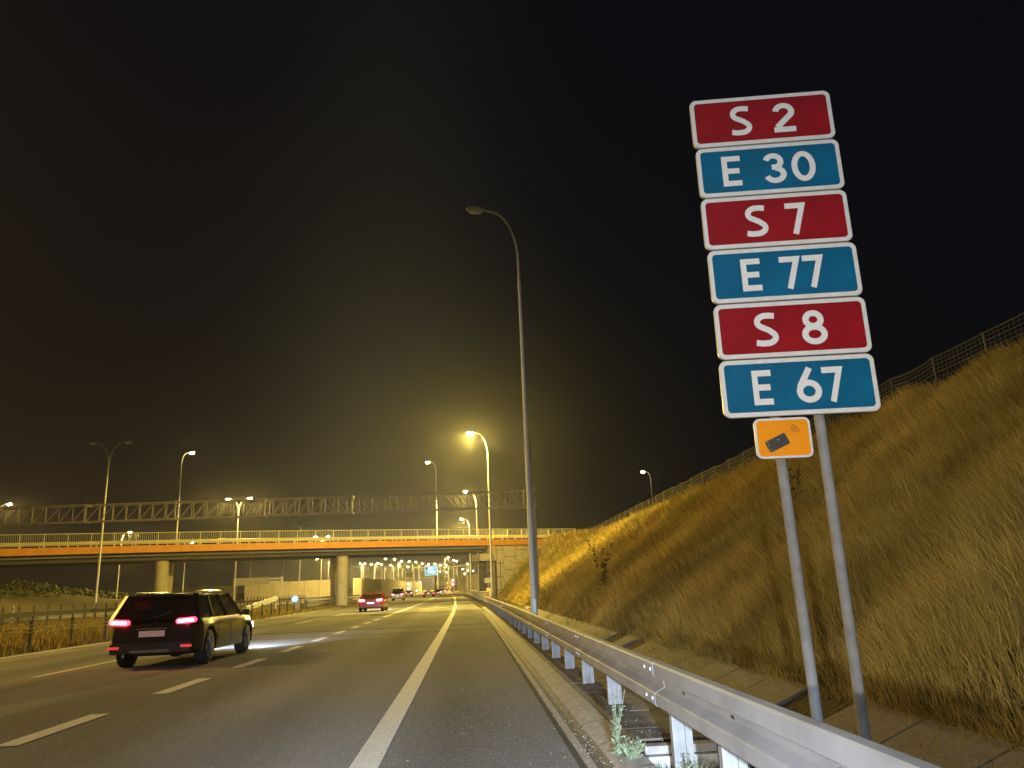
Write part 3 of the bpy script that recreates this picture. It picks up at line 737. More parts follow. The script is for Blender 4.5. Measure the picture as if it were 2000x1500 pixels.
# ------------------------------------------------------------------ sign gantry (truss)
ga_ = thing('sign_gantry', 'empty steel lattice gantry spanning the whole road in front of the bridge', 'gantry', (0, 56, 0))
gx0, gx1, zt, zl = -44.0, 4.6, 8.13, 6.97
ch = MB()
for y in (0, .9):
    for z in (zt, zl): ch.beam((gx0, y, z), (gx1+.45, y, z), .07, .08)
ch.build('chord', 'gantry_zinc', ga_)
lt = MB(); bay = .92
nb = int((gx1-gx0)/bay)
for face, y in ((0, 0), (1, .9)):
    for k in range(nb+1):
        x = gx1-k*bay-(face*bay*.5)
        if x < gx0: continue
        lt.beam((x, y, zl), (x, y, zt), .032)
        if x-bay > gx0:
            if x > -10: lt.beam((x-bay, y, zt), (x, y, zl), .036)
            else: lt.beam((x-bay, y, zl), (x, y, zt), .036)
for k in range(nb):
    x = gx1-k*bay
    lt.beam((x, 0, zt), (x-bay, .9, zt), .035); lt.beam((x, 0, zl), (x-bay, .9, zl), .035)
lt.build('lattice', 'gantry_zinc', ga_)
m0 = None
for k in range(8):
    x = gx1-.4-6.2*k
    if m0 is None: o = m0 = MB().box((0, .45, zt), (.08, 1.02, .16)).box((0, .45, zl), (.08, 1.02, .16)).box((.0, 0, (zt+zl)/2), (.09, .09, 1.1)).build('splice_plate', 'gantry_zinc', ga_)
    else: o = m0.copy(); C.collection.objects.link(o); o.parent = ga_
    o.location = (x, 0, 0)
for x in (gx1+.25, gx0-.1):
    MB().box((x, .45, 4.2), (.30, .34, 8.2)).box((x, .45, zt+.05), (.44, 1.1, .12)).box((x, .45, zl), (.44, 1.1, .12)).build('post', 'gantry_zinc', ga_)
# ------------------------------------------------------------------ route number signs
def rrect(w, h, r, n=6):
    pts = []
    for cx_, cy_, a0 in ((w-r, r, -90), (w-r, h-r, 0), (r, h-r, 90), (r, r, 180)):
        for k in range(n+1): a = R(a0+90*k/n); pts.append((cx_+r*math.cos(a), cy_+r*math.sin(a)))
    return pts
def stroke(path, w, closed=False):
    n = len(path); P = [Vector(p) for p in path]; Lf, Rt = [], []
    for i in range(n):
        if closed: a, b = P[i-1], P[(i+1) % n]
        else: a, b = P[max(i-1, 0)], P[min(i+1, n-1)]
        if closed or 0 < i < n-1:
            t1 = (P[i]-a).normalized(); t2 = (b-P[i]).normalized(); t = (t1+t2).normalized(); c = max(.5, t.dot(t1))
        else: t = (b-a).normalized(); c = 1
        nn = Vector((-t.y, t.x))*w/2/c
        Lf.append(P[i]+nn); Rt.append(P[i]-nn)
    return Lf, Rt
def arc(cx_, cy_, rx, ry, a0, a1, n=18): return [(cx_+rx*math.cos(R(a)), cy_+ry*math.sin(R(a))) for a in np.linspace(a0, a1, n)]
SW = .175
h2 = SW/2
GL = {  # centre lines in a box of height 1
 'E': [[(h2, 0), (h2, 1)], [(SW, 1-h2), (.60, 1-h2)], [(SW, .5), (.55, .5)], [(SW, h2), (.60, h2)]],
 '7': [[(0, 1-h2), (.535, 1-h2), (.25, 0)]],
 '0': [('c', arc(.36, .5, .36-h2, .5-h2, 0, 360, 33)[:-1])],
 '8': [('c', arc(.34, .72, .30-h2, .28-h2, 0, 360, 29)[:-1]), ('c', arc(.34, .285, .36-h2, .285-h2+.02, 0, 360, 29)[:-1])],
 '6': [('c', arc(.35, .33, .35-h2, .33-h2, 0, 360, 29)[:-1]), [(.105, .46), (.42, 1.0)]],
 '3': [arc(.31, .715, .31-h2, .285-h2, 165, -75, 18), arc(.33, .29, .34-h2, .29-h2, 85, -165, 20), [(.25, .53), (.37, .53)]],
 '2': [arc(.33, .70, .32-h2, .30-h2, 175, -28, 18)+[(.10, SW)], [(.0, h2), (.64, h2)]],
 'S': [[(.63, .895), (.50, .915)]+arc(.37, .73, .36-h2, .27-h2+.005, 80, 245, 14)+[(.44, .47)]+arc(.33, .27, .37-h2, .27-h2, 50, -75, 14)+[(.2, h2), (.02, h2+.03)]],
}
def glyph(mb, ch, x0, y0, gw, gh, zt_, fr):
    base = {'E': .60, '7': .64, '0': .72, '8': .70, '6': .70, '3': .67, '2': .64, 'S': .68}[ch]
    sx = gw/base
    for i, pth in enumerate(GL[ch]):
        closed = isinstance(pth, tuple); pts = pth[1] if closed else pth
        A_, B_ = stroke([(p[0], p[1]) for p in pts], SW, closed)
        z = zt_+.0005*i
        vs = [fr(x0+p.x*sx, y0+p.y*gh, z) for p in A_]+[fr(x0+p.x*sx, y0+p.y*gh, z) for p in B_]
        n = len(A_); fs = [(k, (k+1) % n, n+(k+1) % n, n+k) for k in range(n if closed else n-1)]
        mb.add(vs, fs)
SX0, SZ0, YAW, TIL, PW, PH, PP = 1.934, 2.49, R(-8.3), -.009, 1.134, .442, .453
rot = Matrix.Rotation(YAW, 3, 'Z') @ Matrix.Rotation(-TIL, 3, 'Y')
def sign_plate(i, text, col, spots, label):
    t = thing('route_sign', label, 'road sign', (SX0, 5.5, SZ0+(5-i)*PP)); t.rotation_euler = rot.to_euler()
    t['group'] = 'route number plates stacked on the sign posts'
    th = .028
    j = random.uniform(-.004, .004)
    fr = lambda x, y, z: (x+j, -z, y)          # z = towards the viewer
    o = MB().prism(rrect(PW, PH, .055), th, lambda x, y, t_: (x+j, th-.0-t_, y)).build('sign_plate', 'sign_edge', t, True)
    b = MB(); P1 = rrect(PW-.008, PH-.008, .05); b.add([fr(x+.004, y+.004, .0012) for x, y in P1], [tuple(range(len(P1)))]); b.build('border', 'sign_border', t, fix=False)
    f = MB(); P2 = rrect(PW-.066, PH-.07, .03); f.add([fr(x+.033, y+.035, .0024) for x, y in P2], [tuple(range(len(P2)))]); f.build('sign_face', col, t, fix=False)
    gh = PH*.605
    for chh, (a, c) in zip(text, spots):
        g_ = MB(); glyph(g_, chh, PW*a, PH*.195, PW*(c-a), gh, .0036, fr)
        g_.build('digit' if chh.isdigit() else 'letter', 'sign_white', t, fix=False)
    return t
PL = [('S2', 'sign_red', ((.278, .423), (.58, .733)), 'red route plate reading S 2, topmost of the stack'),
 ('E30', 'sign_blue', ((.172, .303), (.46, .615), (.655, .82)), 'blue route plate reading E 30, second from the top'),
 ('S7', 'sign_red', ((.293, .44), (.57, .71)), 'red route plate reading S 7 below the E 30 plate'),
 ('E77', 'sign_blue', ((.215, .345), (.475, .615), (.63, .77)), 'blue route plate reading E 77 between S 7 and S 8'),
 ('S8', 'sign_red', ((.256, .404), (.567, .728)), 'red route plate reading S 8, slightly scratched'),
 ('E67', 'sign_blue', ((.204, .328), (.483, .643), (.655, .79)), 'blue route plate reading E 67, lowest of the stack')]
for i, a in enumerate(PL): sign_plate(i, *a)
# posts and clamps
pl_, pr_ = at_y(1607, 1420, 5.5), at_y(1704, 1473, 5.42)
pt_, pq_ = at_y(1533, 896, 5.5), at_y(1609, 817, 5.42)
for nm, a, b, lb in (('sign_post', pl_, pt_, 'left galvanised pole holding the route signs and the orange plate'), ('sign_post', pr_, pq_, 'right galvanised pole holding the route signs')):
    dv = (b-a)/(b.z-a.z); base = a+dv*(-.4-a.z)
    t = thing('sign_post', lb, 'pole', base, 0, 'poles of the route sign')
    top = a+dv*(5.1-a.z)
    yy = .03+.038
    off = Vector((0, .07, 0))
    MB().tube([Vector((0, 0, 0))+off, top-base+off], .038, 20).build('tube', 'post_zinc', t, True)
    cm_ = MB()
    for k in range(6):
        for dzz in (.1, .34):
            z = SZ0+k*PP+dzz; p = a+dv*(z-a.z)-base+off
            cm_.box(p, (.11, .10, .035))
    cm_.build('clamp', 'post_zinc', t)
# orange plate
W3, H3 = .405, .300
oc = at_y(1479.5, 897, 5.47)
t = thing('toll_sign', 'orange plate with a black card and radio waves symbol under the route signs', 'road sign', oc); t.rotation_euler = (Matrix.Rotation(R(-8.3), 3, 'Z') @ Matrix.Rotation(R(.6), 3, 'Y')).to_euler()
MB().prism(rrect(W3, H3, .045), .02, lambda x, y, t_: (x, .02-t_, y)).build('sign_plate', 'sign_edge', t, True)
fr = lambda x, y, z: (x, -z, y)
P1 = rrect(W3-.004, H3-.004, .043); MB().add([fr(x+.002, y+.002, .001) for x, y in P1], [tuple(range(len(P1)))]).build('border', 'sign_border', t, fix=False)
P1 = rrect(W3-.034, H3-.034, .03); MB().add([fr(x+.017, y+.017, .002) for x, y in P1], [tuple(range(len(P1)))]).build('sign_face', 'sign_orange', t, fix=False)
P1 = rrect(.165, .088, .012); ra = Matrix.Rotation(R(24), 2)
def cardp(x, y): v = ra @ Vector((x, y)); return v.x+.098, v.y+.042
MB().add([fr(*cardp(x, y), .003) for x, y in P1], [tuple(range(len(P1)))]).build('card_symbol', 'sign_black', t, fix=False)
sc = MB()
rr_ = random.Random(5)
for k in range(26):
    x, y = rr_.uniform(.002, .022), rr_.uniform(.004, .084); a = rr_.uniform(0, 6.28); l = rr_.uniform(.004, .012)
    A_, B_ = stroke([(x, y), (x+math.cos(a)*l, y+math.sin(a)*l)], .0022)
    sc.add([fr(*cardp(p.x, p.y), .0036+.00005*k) for p in (A_[0], A_[1], B_[1], B_[0])], [(0, 1, 2, 3)])
for x, y in ((.06, .078), (.09, .06), (.093, .056)): sc.add([fr(*cardp(x+a, y+b), .0052) for a, b in ((0, 0), (.012, .002), (.01, .007), (.002, .006))], [(0, 1, 2, 3)])
sc.build('scratches', 'scribble', t, fix=False)
wv = MB()
for k, r_ in enumerate((.03, .045, .06)):
    pts = arc(.245, .178, r_*1.25, r_*1.25, 12, 66, 10); A_, B_ = stroke(pts, .0058); n = len(A_)
    wv.add([fr(p.x, p.y, .003) for p in A_]+[fr(p.x, p.y, .003) for p in B_], [(i, i+1, n+i+1, n+i) for i in range(n-1)])
wv.build('wave_symbol', 'sign_black', t, fix=False)
# ------------------------------------------------------------------ fence on the embankment
fe = thing('fence', 'low sagging mesh fence along the top of the grassy embankment', 'fence', (14.6, 0, 0))
m0 = None; sp_ = 2.45
for k in range(42):
    y = 2.6+sp_*k
    if m0 is None: o = m0 = MB().tube([(0, 0, -.3), (0, 0, .98)], .035, 8).build('post', 'dark_fence', fe, True)
    else: o = m0.copy(); C.collection.objects.link(o); o.parent = fe
    o.location = (0, y, 6.75)
wm = MB()
for (z, r_) in ((.96, .022), (.84, .008), (.72, .014), (.60, .008), (.48, .014), (.3, .008)):
    pts = []
    for k in range(41):
        for q in (0, .25, .5, .75):
            pts.append((0, 2.6+sp_*(k+q), 6.75+z-.10*4*q*(1-q)*(.5+.5*math.sin(k*1.7))))
    wm.tube(pts, r_, 4)
for k in range(41*12):
    q = (k % 12)/12; y = 2.6+sp_*k/12
    wm.box((0, y, 6.75+.62), (.008, .008, .6))
wm.build('fence_mesh', 'dark_fence', fe)
# ------------------------------------------------------------------ vehicles
def wheel(t, x, y, r, w, m='rim'):
    o = MB().tube([(x-w/2, y, r), (x-w/2+.02, y, r), (x+w/2-.02, y, r), (x+w/2, y, r)], [r*.9, r, r, r*.9], 28).build('wheel', 'rubber', t, True)
    s = 1 if x > 0 else -1; k = MB()
    k.tube([(x+s*w*.40, y, r), (x+s*(w/2+.004), y, r)], [r*.66, r*.62], 24)
    for j in range(5):
        a = j*2*math.pi/5; k.beam((x+s*(w/2+.012), y, r), (x+s*(w/2+.012), y+math.cos(a)*r*.62, r+math.sin(a)*r*.62), .05, .02)
    k.build('rim', m, o)
def make_car(name, label, loc, rz, paint, Lc=4.4, Wc=1.84, belt=.98, top=1.62, nose=.80, suv=True, sport=False, lights=True, group=None):
    t = thing(name, label, 'car', loc, rz, group)
    wr_ = .36 if suv else .33; ax = (-Lc/2+.85, Lc/2-.85); hw = Wc/2
    ys = sorted(set([round(v, 3) for v in list(np.linspace(-Lc/2, Lc/2, 27))+[a+d for a in ax for d in (-.44, -.42, -.34, -.2, 0, .2, .34, .42, .44)]]))
    vs = []; fs = []; m = 0
    for y in ys:
        e = min((y+Lc/2), (Lc/2-y)); tap = 1-.16*max(0, 1-e/.45)**2; w = hw*tap
        rear = max(0, 1-(y+Lc/2)/.25)
        zt_ = np.interp(y, [-Lc/2, -Lc/2+.12, -Lc/2+.6, .9, Lc/2-.5, Lc/2], [belt-.10, belt, belt, belt, nose+.05, nose-.16] if not sport else [belt-.05, belt+.02, belt, belt-.05, nose, nose-.2])
        zb_ = .24+.10*max(0, 1-e/.35)
        za = zb_+.04
        for a in ax:
            if abs(y-a) <= .43: za = max(za, wr_+math.sqrt(max(0, .43**2-(y-a)**2)))
        za = min(za, zt_-.16)
        half = [(0, zb_), (w*.70, zb_), (w*.72, max(zb_+.01, za)), (w*.985, za), (w*1.0, max(za+.02, .52)), (w*1.0, max(za+.04, .62)), (w*.985, max(zt_-.12, za+.06)), (w*.93, zt_), (w*.6, zt_+.02), (0, zt_+.03)]
        ring = half+[(-x, z) for x, z in half[-2:0:-1]]
        m = len(ring); vs += [(x, y, z) for x, z in ring]
    for i in range(len(ys)-1):
        for j in range(m): a = i*m+j; b = i*m+(j+1) % m; fs.append((a, b, b+m, a+m))
    fs += [tuple(range(m)), tuple(range((len(ys)-1)*m, len(ys)*m))]
    MB().add(vs, fs).build('body', paint, t, True)
    # greenhouse
    yr0, yr1, yf1, yf0 = (-Lc/2+.10, -Lc/2+.42, .35, 1.05) if suv else (-Lc/2+.55, -Lc/2+1.35, .1, 1.0)
    wb, wt = hw*.92, hw*.74; zb2, zt2 = belt+.01, top-.05
    B = [(-wb, yr0), (wb, yr0), (wb, yf0), (-wb, yf0)]; T = [(-wt, yr1), (wt, yr1), (wt, yf1), (-wt, yf1)]
    v8 = [(x, y, zb2) for x, y in B]+[(x, y, zt2) for x, y in T]
    for nm, q in (('rear_window', (0, 1, 5, 4)), ('side_window', (1, 2, 6, 5)), ('windscreen', (2, 3, 7, 6)), ('side_window', (3, 0, 4, 7))):
        MB().add([v8[k] for k in q], [(0, 1, 2, 3)]).build(nm, 'glass_dark', t, fix=False)
    rf = MB(); k = 0
    rows = [(yr1-.10 if suv else yr1, wt*.96, zt2-.0, .0), (yr1+.05, wt*1.0, zt2, .045), ((yr1+yf1)/2, wt*1.02, zt2, .07), (yf1-.1, wt, zt2, .05), (yf1+.04, wt*.96, zt2, .0)]
    vs = []; fs = []
    for (y, w, z, cr) in rows:
        for q in np.linspace(-1, 1, 9): vs.append((w*q, y, z+.006+cr*(1-q*q*.85)))
        for q in np.linspace(1, -1, 9): vs.append((w*q, y, z-.012))
    for i in range(4):
        for j in range(18): a = i*18+j; b = i*18+(j+1) % 18; fs.append((a, b, b+18, a+18))
    fs += [tuple(range(18)), tuple(range(72, 90))]
    rf.add(vs, fs).build('roof', paint, t, True)
    for s in (-1, 1):
        bars = [((s*wb, yr0, zb2-.03), (s*wt, yr1, zt2), .10, .14), ((s*wb, yf0, zb2-.03), (s*wt, yf1, zt2), .06, .08)]
        for fy in ((.30, .62) if suv else (.45,)):
            yb, yt = yr0+(yf0-yr0)*fy, yr1+(yf1-yr1)*fy; bars.append(((s*(wb+.002), yb, zb2), (s*(wt+.002), yt, zt2), .03, .09))
        for bb_ in bars: MB().beam(*bb_).build('window_frame', paint, t)
    if suv:
        MB().box((0, yr1-.17, zt2+.01), (wt*1.7, .26, .04)).build('spoiler', paint, t)
        for s in (-1, 1): MB().tube([(s*wt*.9, yr1+.1, zt2+.05), (s*wt*.92, yr1+.2, zt2+.09), (s*wt*.92, yf1-.3, zt2+.09), (s*wt*.9, yf1-.2, zt2+.05)], .018, 6).build('roof_rail', 'chrome', t, True)
        MB().beam((0, yr0-.01, zb2+.05), (.32, yr0+.06, zb2+.16), .02, .015).build('wiper', 'black_plastic', t)
    yR = -Lc/2
    MB().box((0, yR-.01, .42), (Wc*.86, .12, .20)).build('bumper', 'black_plastic' if suv else paint, t); MB().box((0, Lc/2-.02, .38), (Wc*.84, .12, .2)).build('bumper', 'black_plastic' if suv else paint, t)
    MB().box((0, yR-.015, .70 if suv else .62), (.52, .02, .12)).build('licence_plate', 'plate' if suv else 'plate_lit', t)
    if suv: MB().box((0, yR-.02, .80), (.62, .03, .03)).build('trim_strip', 'chrome', t)
    tz = .93 if suv else .80
    for s in (-1, 1):
        w_, hgt_ = (.40, .11) if suv else (.46, .20)
        P_ = rrect(w_, hgt_, .055, 4)
        o = MB().prism([(s*(hw*.94-w_+x) if s > 0 else s*(hw*.94-w_+x), tz-hgt_/2+y+x*.06) for x, y in P_], .10, lambda x, y, t_: (x, yR-.035+t_, y)).build('tail_light', 'tail', t)
        Q_ = rrect(w_*.8, hgt_*.5, .03, 4)
        MB().prism([(s*(hw*.94-w_*.9+x), tz-hgt_*.25+y+x*.06) for x, y in Q_], .02, lambda x, y, t_: (x, yR-.045+t_, y)).build('light_core', 'tail_core', o)
        MB().box((s*hw*.72, Lc/2-.06, nose-.18), (.34, .16, .13)).build('headlight', 'head', t)
        MB().box((s*(hw+.09), yf0-.15, belt+.05), (.17, .09, .12)).build('wing_mirror', paint, t)
        for y in ax: wheel(t, s*(hw-.13), y, wr_, .23)
    if suv:
        for s in (-1, 1): MB().box((s*hw*.78, yR-.075, .44), (.22, .02, .05)).build('rear_reflector', 'red_reflector', t)
        MB().box((0, yR-.075, .36), (Wc*.42, .02, .05)).build('diffuser', 'silver_paint', t)
        MB().tube([(-hw*.55, yR-.10, .28), (-hw*.55, yR+.2, .28)], .035, 10).build('exhaust', 'chrome', t)
        for s in (-1, 1):
            for yy in (-.95, .05, 1.0): MB().box((s*(hw+.0005), yy, .70), (.004, .012, .58)).build('door_seam', 'rubber', t)
            for yy in (-.75, .30): MB().box((s*(hw+.008), yy, .86), (.02, .17, .03)).build('door_handle', paint, t)
    if lights:
        for s in (-1, 1):
            d = bpy.data.lights.new('headlamp_beam', 'SPOT'); d.energy = 2300; d.color = (.66, .80, 1); d.spot_size = R(84); d.spot_blend = 1.0; d.shadow_soft_size = .06
            o = bpy.data.objects.new('headlamp_beam', d); C.collection.objects.link(o); o.parent = t; o.location = (s*hw*.72, Lc/2+.08, nose-.16); o.rotation_euler = (R(83), 0, 0)
            d = bpy.data.lights.new('tail_glow', 'POINT'); d.energy = 4; d.color = (1, .05, .08); d.shadow_soft_size = .1
            o = bpy.data.objects.new('tail_glow', d); C.collection.objects.link(o); o.parent = t; o.location = (s*hw*.72, -Lc/2-.22, tz)
    return t
make_car('suv', 'dark estate car with glowing red tail lights passing on the left', (-6.62, 17.2+2.3, 0), R(0), 'black_paint', 4.6, 1.88, .96, 1.50, .84)
make_car('sports_car', 'red car with large glowing tail lights in the middle lane ahead', (-7.1-.15, 59+2.2, 0), R(.5), 'red_paint', 4.4, 1.86, .86, 1.30, .70, suv=False, sport=True)
# truck
tx = at_y(837, 1165, 158); 
tr = thing('truck', 'box truck seen from behind with square grey doors, driving under the blue sign', 'truck', (tx.x, 158, 0), R(1.2))
hh_ = 2.56/2
MB().box((0, 5, 2.45), (2.56, 10, 2.75)).build('cargo_box', 'truck_box', tr)
m = MB(); 
for s in (-1, 1):
    m.box((s*.63, -.02, 2.45), (1.2, .03, 2.6)); 
m.build('rear_door', 'truck_box', tr)
m = MB()
for x in (-.9, -.3, .3, .9): m.tube([(x, -.06, 1.15), (x, -.06, 3.75)], .02, 6)
m.build('door_bar', 'chrome', tr)
MB().box((0, 4.8, .95), (1.0, 9.6, .2)).box((0, -.05, .62), (2.4, .10, .13)).build('chassis', 'dark_steel', tr)
for s in (-1, 1):
    MB().box((s*1.0, -.12, .80), (.42, .06, .16)).build('tail_light', 'tail', tr)
    MB().box((s*.75, -.07, 1.28), (.5, .03, .12)).build('marker_light', 'amber', tr)
    MB().box((s*.95, .2, .55), (.55, .03, .5)).build('mudflap', 'rubber', tr)
    for y in (1.2, 2.5): MB().tube([(s*1.22, y, .5), (s*.7, y, .5)], .5, 20).build('wheel', 'rubber', tr, True)
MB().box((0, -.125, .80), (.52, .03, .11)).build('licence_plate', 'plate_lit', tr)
MB().box((0, 11.6, 1.9), (2.4, 2.2, 2.6)).build('cab', 'truck_box', tr)
# small distant traffic
make_car('car', 'silver van-like car with red lights beyond the red car', (at_y(776, 1161, 125).x, 127, 0), R(1), 'silver_paint', 4.7, 1.9, 1.05, 1.85, .95, lights=False)
c0 = make_car('car', 'dark car with red lights behind the round speed signs at left', (at_y(798, 1160, 190).x, 192, 0), R(1), 'black_paint', 4.4, 1.8, .95, 1.5, .8, lights=False)
dup(c0, (at_y(855, 1158, 185).x, 187, 0), R(1), 'dark car with red lights close on the right of the truck')
dup(c0, (at_y(864, 1146, 300).x, 300, .1), R(1), 'small dark car ahead beyond the truck on its right')
c1 = dup(c0, (at_y(812, 1136, 330).x, 330, rz_(330)+.6), math.pi, 'oncoming car with bright white headlights on the far carriageway')
dup(c0, (at_y(819, 1127, 420).x, 420, 5.2), math.pi, 'farther oncoming car with small white headlights on the rise')
bx = at_y(877, 1138, 380)
bt = thing('truck', 'far truck with orange marker lights below the distant lamps', 'truck', (bx.x, 380, 1.2), 0)
MB().box((0, 3, 2.2), (2.5, 7, 3.2)).build('cargo_box', 'truck_box', bt)
for s in (-1, 1):
    MB().box((s*.9, -.55, 1.0), (.5, .05, .25)).build('tail_light', 'tail', bt)
    MB().box((s*.8, -.55, 3.4), (.5, .05, .25)).build('marker_light', 'amber', bt)
# ------------------------------------------------------------------ signs farther off
def disc(mb, x, y, z, r, n=24): mb.prism([(r*math.cos(2*math.pi*k/n), r*math.sin(2*math.pi*k/n)) for k in range(n)], .02, lambda a, b, t_: (x+a, y-t_, z+b)); return mb
def round_signs(px, py, Y, lb):
    p = at_y(px, py, Y); t = thing('speed_sign', lb, 'road sign', (p.x, Y, 0), 0, 'posts with two round signs')
    MB().tube([(0, .05, -.2), (0, .05, p.z+.6)], .05, 8).build('pole', 'post_zinc', t)
    for dzz in (.52, -.52):
        o = disc(MB(), 0, 0, p.z+dzz, .5).build('sign_disc', 'red_reflector', t); disc(MB(), 0, -.012, p.z+dzz, .38).build('disc_face', 'sign_white_retro_emit', o)
round_signs(884.8, 1137.5, 215, 'pole with two round speed signs on the right of the far road')
round_signs(798.5, 1145, 200, 'pole with two round speed signs left of the truck')
YB = 215
p0_, p1_ = at_y(830, 1124, YB), at_y(854, 1105, YB)
bs = thing('direction_sign', 'blue overhead direction sign with white text above the truck', 'road sign', (p0_.x, YB, 0))
w_, z0_, z1_ = p1_.x-p0_.x, p0_.z, p1_.z; hB = z1_-z0_
MB().box((w_/2, .06, (z0_+z1_)/2), (w_, .08, hB)).build('sign_plate', 'sign_blue_retro_emit', bs)
m = MB()
def q(a, b, c, d): m.box((w_*(a+c)/2, .0+.005, z0_+hB*(b+d)/2), (w_*(c-a), .02, hB*(d-b)))
q(0, 0, 1, .03); q(0, .97, 1, 1); q(0, .03, .02, .97); q(.98, .03, 1, .97)
q(.25, .80, .72, .86); q(.25, .68, .80, .73); q(.25, .57, .72, .62); q(.84, .74, .92, .84); q(.27, .15, .32, .46); q(.30, .36, .85, .43); q(.4, .20, .88, .27); q(.05, .48, .95, .50)
m.build('lettering', 'sign_white_retro_emit', bs)
MB().box((w_*.12, .005, z0_+hB*.74), (w_*.14, .02, hB*.3)).build('route_panel', 'sign_red', bs)
MB().beam((-3, .4, z1_-.3), (w_+8, .4, z1_-.3), .25, .3).beam((w_+8, .4, 0), (w_+8, .4, z1_), .3).beam((-3, .4, 0), (-3, .4, z1_), .3).build('gantry_frame', 'zinc', bs)
def back_sign(px0, py0, px1, py1, Y, post_px, lb):
    a, b = at_y(px0, py0, Y), at_y(px1, py1, Y)
    t = thing('direction_sign', lb, 'road sign', (a.x, Y, 0))
    zz0, zz1 = min(a.z, b.z), max(a.z, b.z); w = b.x-a.x
    MB().box((w/2, 0, (zz0+zz1)/2), (w, .08, zz1-zz0)).build('sign_plate', 'sign_back', t)
    m = MB()
    for q_ in (.25, .5, .75): m.box((w/2, -.08, zz0+(zz1-zz0)*q_), (w, .06, .08))
    m.build('stiffener', 'sign_back', t)
    pp = at_y(post_px, py0, Y).x-a.x
    MB().beam((0, .3, zz1-.3), (pp, .3, zz1-.3), .25, .3).beam((0, .3, zz0+.5), (pp, .3, zz0+.5), .2).beam((pp, .3, -.2), (pp, .3, zz1), .35).build('gantry_frame', 'zinc', t)
back_sign(456, 1144, 527, 1127, 150, 549, 'grey back of a wide overhead sign seen under the bridge at left')
back_sign(794, 1127, 805, 1117, 260, 806, 'small grey back of an overhead sign beyond the red car')
# keep-left marker: blue round reflective sign, brightness painted by emission, at the head of the median barrier
p = at_y(576, 1170, 74); t = thing('marker_sign', 'bright blue and white marker sign at the start of the median barrier', 'road sign', (p.x, 74, 0))
MB().tube([(0, .05, -.1), (0, .05, p.z+.1)], .04, 8).build('pole', 'post_zinc', t)
disc(MB(), 0, 0, p.z, .30).build('sign_disc', 'marker_blue_retro_emit', t)
MB().prism([(-.2, -.02), (.02, -.22), (.02, -.09), (.2, .1), (.1, .2), (-.09, .02), (-.22, .04)], .02, lambda a, b, t_: (a, -.02-t_, p.z+b)).build('arrow_symbol', 'marker_white_retro_emit', t)
MB().box((.1, .6, .4), (.5, 1.1, .8)).build('crash_cushion', 'sign_back', t)
p = at_y(508, 1178, 62); t = thing('barrier_end', 'slanted white end piece of a median barrier beyond the dark car', 'barrier', (p.x, 62, 0))
MB().beam((-1.0, 0, .55), (.8, 2.0, 1.25), .12, .35).build('rail', 'zinc', t); MB().box((.7, 2, .8), (.16, .05, .75)).build('end_plate', 'white_paint', t); MB().box((.6, 2.05, .3), (.1, .1, 1.0)).build('post', 'dark_steel', t)
p = at_y(25, 1193, 58); t = thing('marker_post', 'white marker post among the barriers at far left', 'marker post', (p.x, 58, .3)); MB().prism([(-.07, 0), (.07, 0), (.07, 1.15), (0, 1.2), (-.07, 1.1)], .05, lambda a, b, t_: (a, t_, b)).build('post', 'white_paint', t); MB().box((0, -.005, .95), (.08, .01, .16)).build('reflector', 'black_plastic', t)
# red reflectors on the right rail, utility box
for k, (y, z) in enumerate(((33.5, .62), (52, .74))):
    t = thing('reflector', ('small red reflector on the guardrail face' if k == 0 else 'small red reflector at the foot of the lit lamp pole'), 'reflector', (1.33 if k == 0 else 1.30, y, z))
    MB().box((0, 0, 0), (.03, .10, .16) if k == 0 else (.14, .06, .3)).build('lens', 'red_reflector', t)
    MB().box((.03, 0, 0), (.03, .05, .08)).build('bracket', 'zinc', t)
t = thing('signal_box', 'small yellowish equipment mast beside the barrier under the bridge', 'cabinet', (2.0, 82, 0))
MB().box((0, 0, .9), (.45, .4, .9)).build('cabinet', 'mse', t); MB().tube([(0, 0, 0), (0, 0, 2.2)], .06, 8).build('pole', 'post_zinc', t); MB().box((0, 0, 2.1), (.7, .3, .5)).build('lamp_unit', 'sign_back', t)
# ------------------------------------------------------------------ noise walls
def noise_wall(label, pts, zt_, step, m='barrier_wall', posts=True, z0=-.3):
    t = thing('noise_wall', label, 'wall', (pts[0][0], pts[0][1], 0)); o0 = Vector((*pts[0], 0))
    for (a, b) in zip(pts[:-1], pts[1:]):
        a = Vector((*a, 0))-o0; b = Vector((*b, 0))-o0; n = max(1, int((b-a).length/step))
        for k in range(n):
            p, q_ = a.lerp(b, k/n), a.lerp(b, (k+1)/n); d = (q_-p).normalized()*.06
            zz = zt_+rz_(o0.y+p.y)*.0
            MB().beam(p+d+Vector((0, 0, (zz+z0)/2)), q_-d+Vector((0, 0, (zz+z0)/2)), .15, zz-z0).build('panel', m, t)
            if posts: MB().box(p+Vector((0, -.05, (zz+z0)/2+.05)), (.18, .22, zz-z0)).build('post', 'sign_back', t)
    return t
a0 = at_y(656, 1134, 195); a1 = at_y(478, 1142, 205)
noise_wall('pale noise wall glowing yellow behind the median left of the middle pier', [(a0.x, 195), (a1.x, 205)], 4.9, 4)
a2 = at_y(472, 1142, 230); a3 = at_y(330, 1146, 250)
noise_wall('darker noise wall receding left of the pale one', [(a2.x, 226), (a3.x, 240)], 4.9, 6, 'sign_back', False)
noise_wall('tall pale wall block just right of the middle bridge pier', [(at_y(690, 1130, 165).x, 165), (at_y(707, 1130, 162).x, 162)], 4.4, 1.0, 'barrier_wall', False)
noise_wall('long noise wall receding behind the red car', [(at_y(709, 1133, 215).x, 215), (at_y(744, 1132, 240).x, 240), (at_y(800, 1136, 330).x, 330), (at_y(846, 1138, 430).x, 430)], 5.2, 9, 'barrier_wall', False)
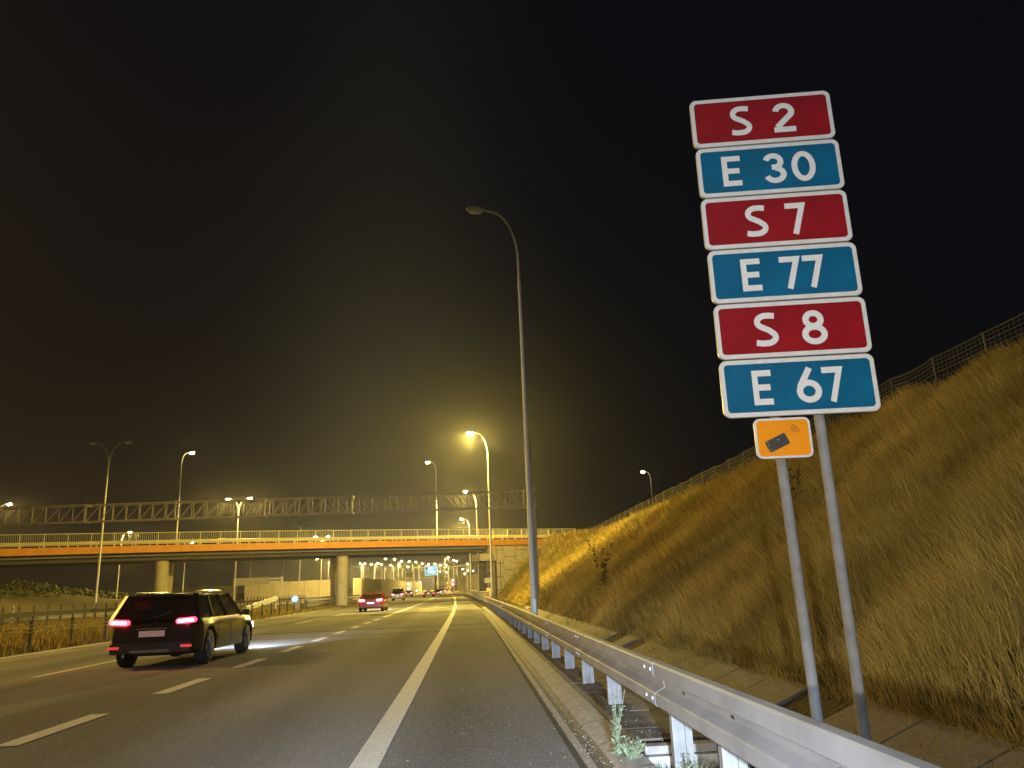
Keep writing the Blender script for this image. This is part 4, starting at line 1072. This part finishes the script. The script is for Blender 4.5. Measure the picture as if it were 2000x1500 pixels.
noise_wall('panelled noise wall on the slope left of the abutment', [(at_y(893, 1130, 245).x, 245), (at_y(915, 1130, 225).x, 225), (at_y(937, 1130, 205).x, 205)], 5.0, 3.2, 'barrier_wall', True, z0=1.0)
# dark bushes along the crest of the left slope: one far-off mass
n = 9000; X = rng.uniform(-125, -62, n); Y = rng.uniform(80, 175, n); Zt = terrain(X, Y); hh = 1.3+.9*wav(X, Y, .35, 2.2)
hg = rng.uniform(0, 1, n)*np.clip(hh, .3, 3)
ang_ = rng.uniform(0, 6.28, n); s_ = rng.uniform(.12, .3, n)
mb = MB()
for i in range(n):
    a = Vector((math.cos(ang_[i]), math.sin(ang_[i]), random.uniform(-.5, .5)))*s_[i]; b = Vector((-a.y, a.x, random.uniform(.05, .3)))
    c = Vector((X[i], Y[i], Zt[i]+hg[i])); mb.add([c-a, c+b, c+a, c-b], [(0, 1, 2, 3)])
o = mb.build('shrubs', 'foliage', fix=False); tag(o, 'dark band of shrubs along the top of the far left slope', 'shrubs', None, 'stuff')
# ------------------------------------------------------------------ headlamps of the vehicle standing behind the viewer
def beam(loc, target, p, col, size, blend, r=.05):
    d = bpy.data.lights.new('headlamp_beam', 'SPOT'); d.energy = p; d.color = col; d.spot_size = R(size); d.spot_blend = blend; d.shadow_soft_size = r
    o = bpy.data.objects.new('headlamp_beam', d); C.collection.objects.link(o); o.location = loc
    o.rotation_euler = (Vector(target)-Vector(loc)).to_track_quat('-Z', 'Y').to_euler()
beam((-.9, -3.2, 1.15), (2.0, 7, 1.0), 2300, (1, .93, .86), 72, .95)
beam((.3, -1.8, 1.22), (.12, 4.4, .0), 11500, (.66, .81, 1), 41, .95)

# ------------------------------------------------------------------ thin haze volume, added for halos around the lamps
hm = bpy.data.materials.new('haze'); hm.use_nodes = True; t_ = hm.node_tree; t_.nodes.clear()
v_ = t_.nodes.new('ShaderNodeVolumePrincipled'); v_.inputs['Color'].default_value = (.95, .95, .95, 1); v_.inputs['Density'].default_value = .0002; v_.inputs['Anisotropy'].default_value = .84
o_ = t_.nodes.new('ShaderNodeOutputMaterial'); t_.links.new(v_.outputs[0], o_.inputs['Volume'])
MT['haze'] = hm
hz = MB().box((0, 1600, 14), (5200, 3500, 34)).build('haze', 'haze'); hz['kind'] = 'stuff'; hz['label'] = 'thin night haze added to give the street lamps a halo'
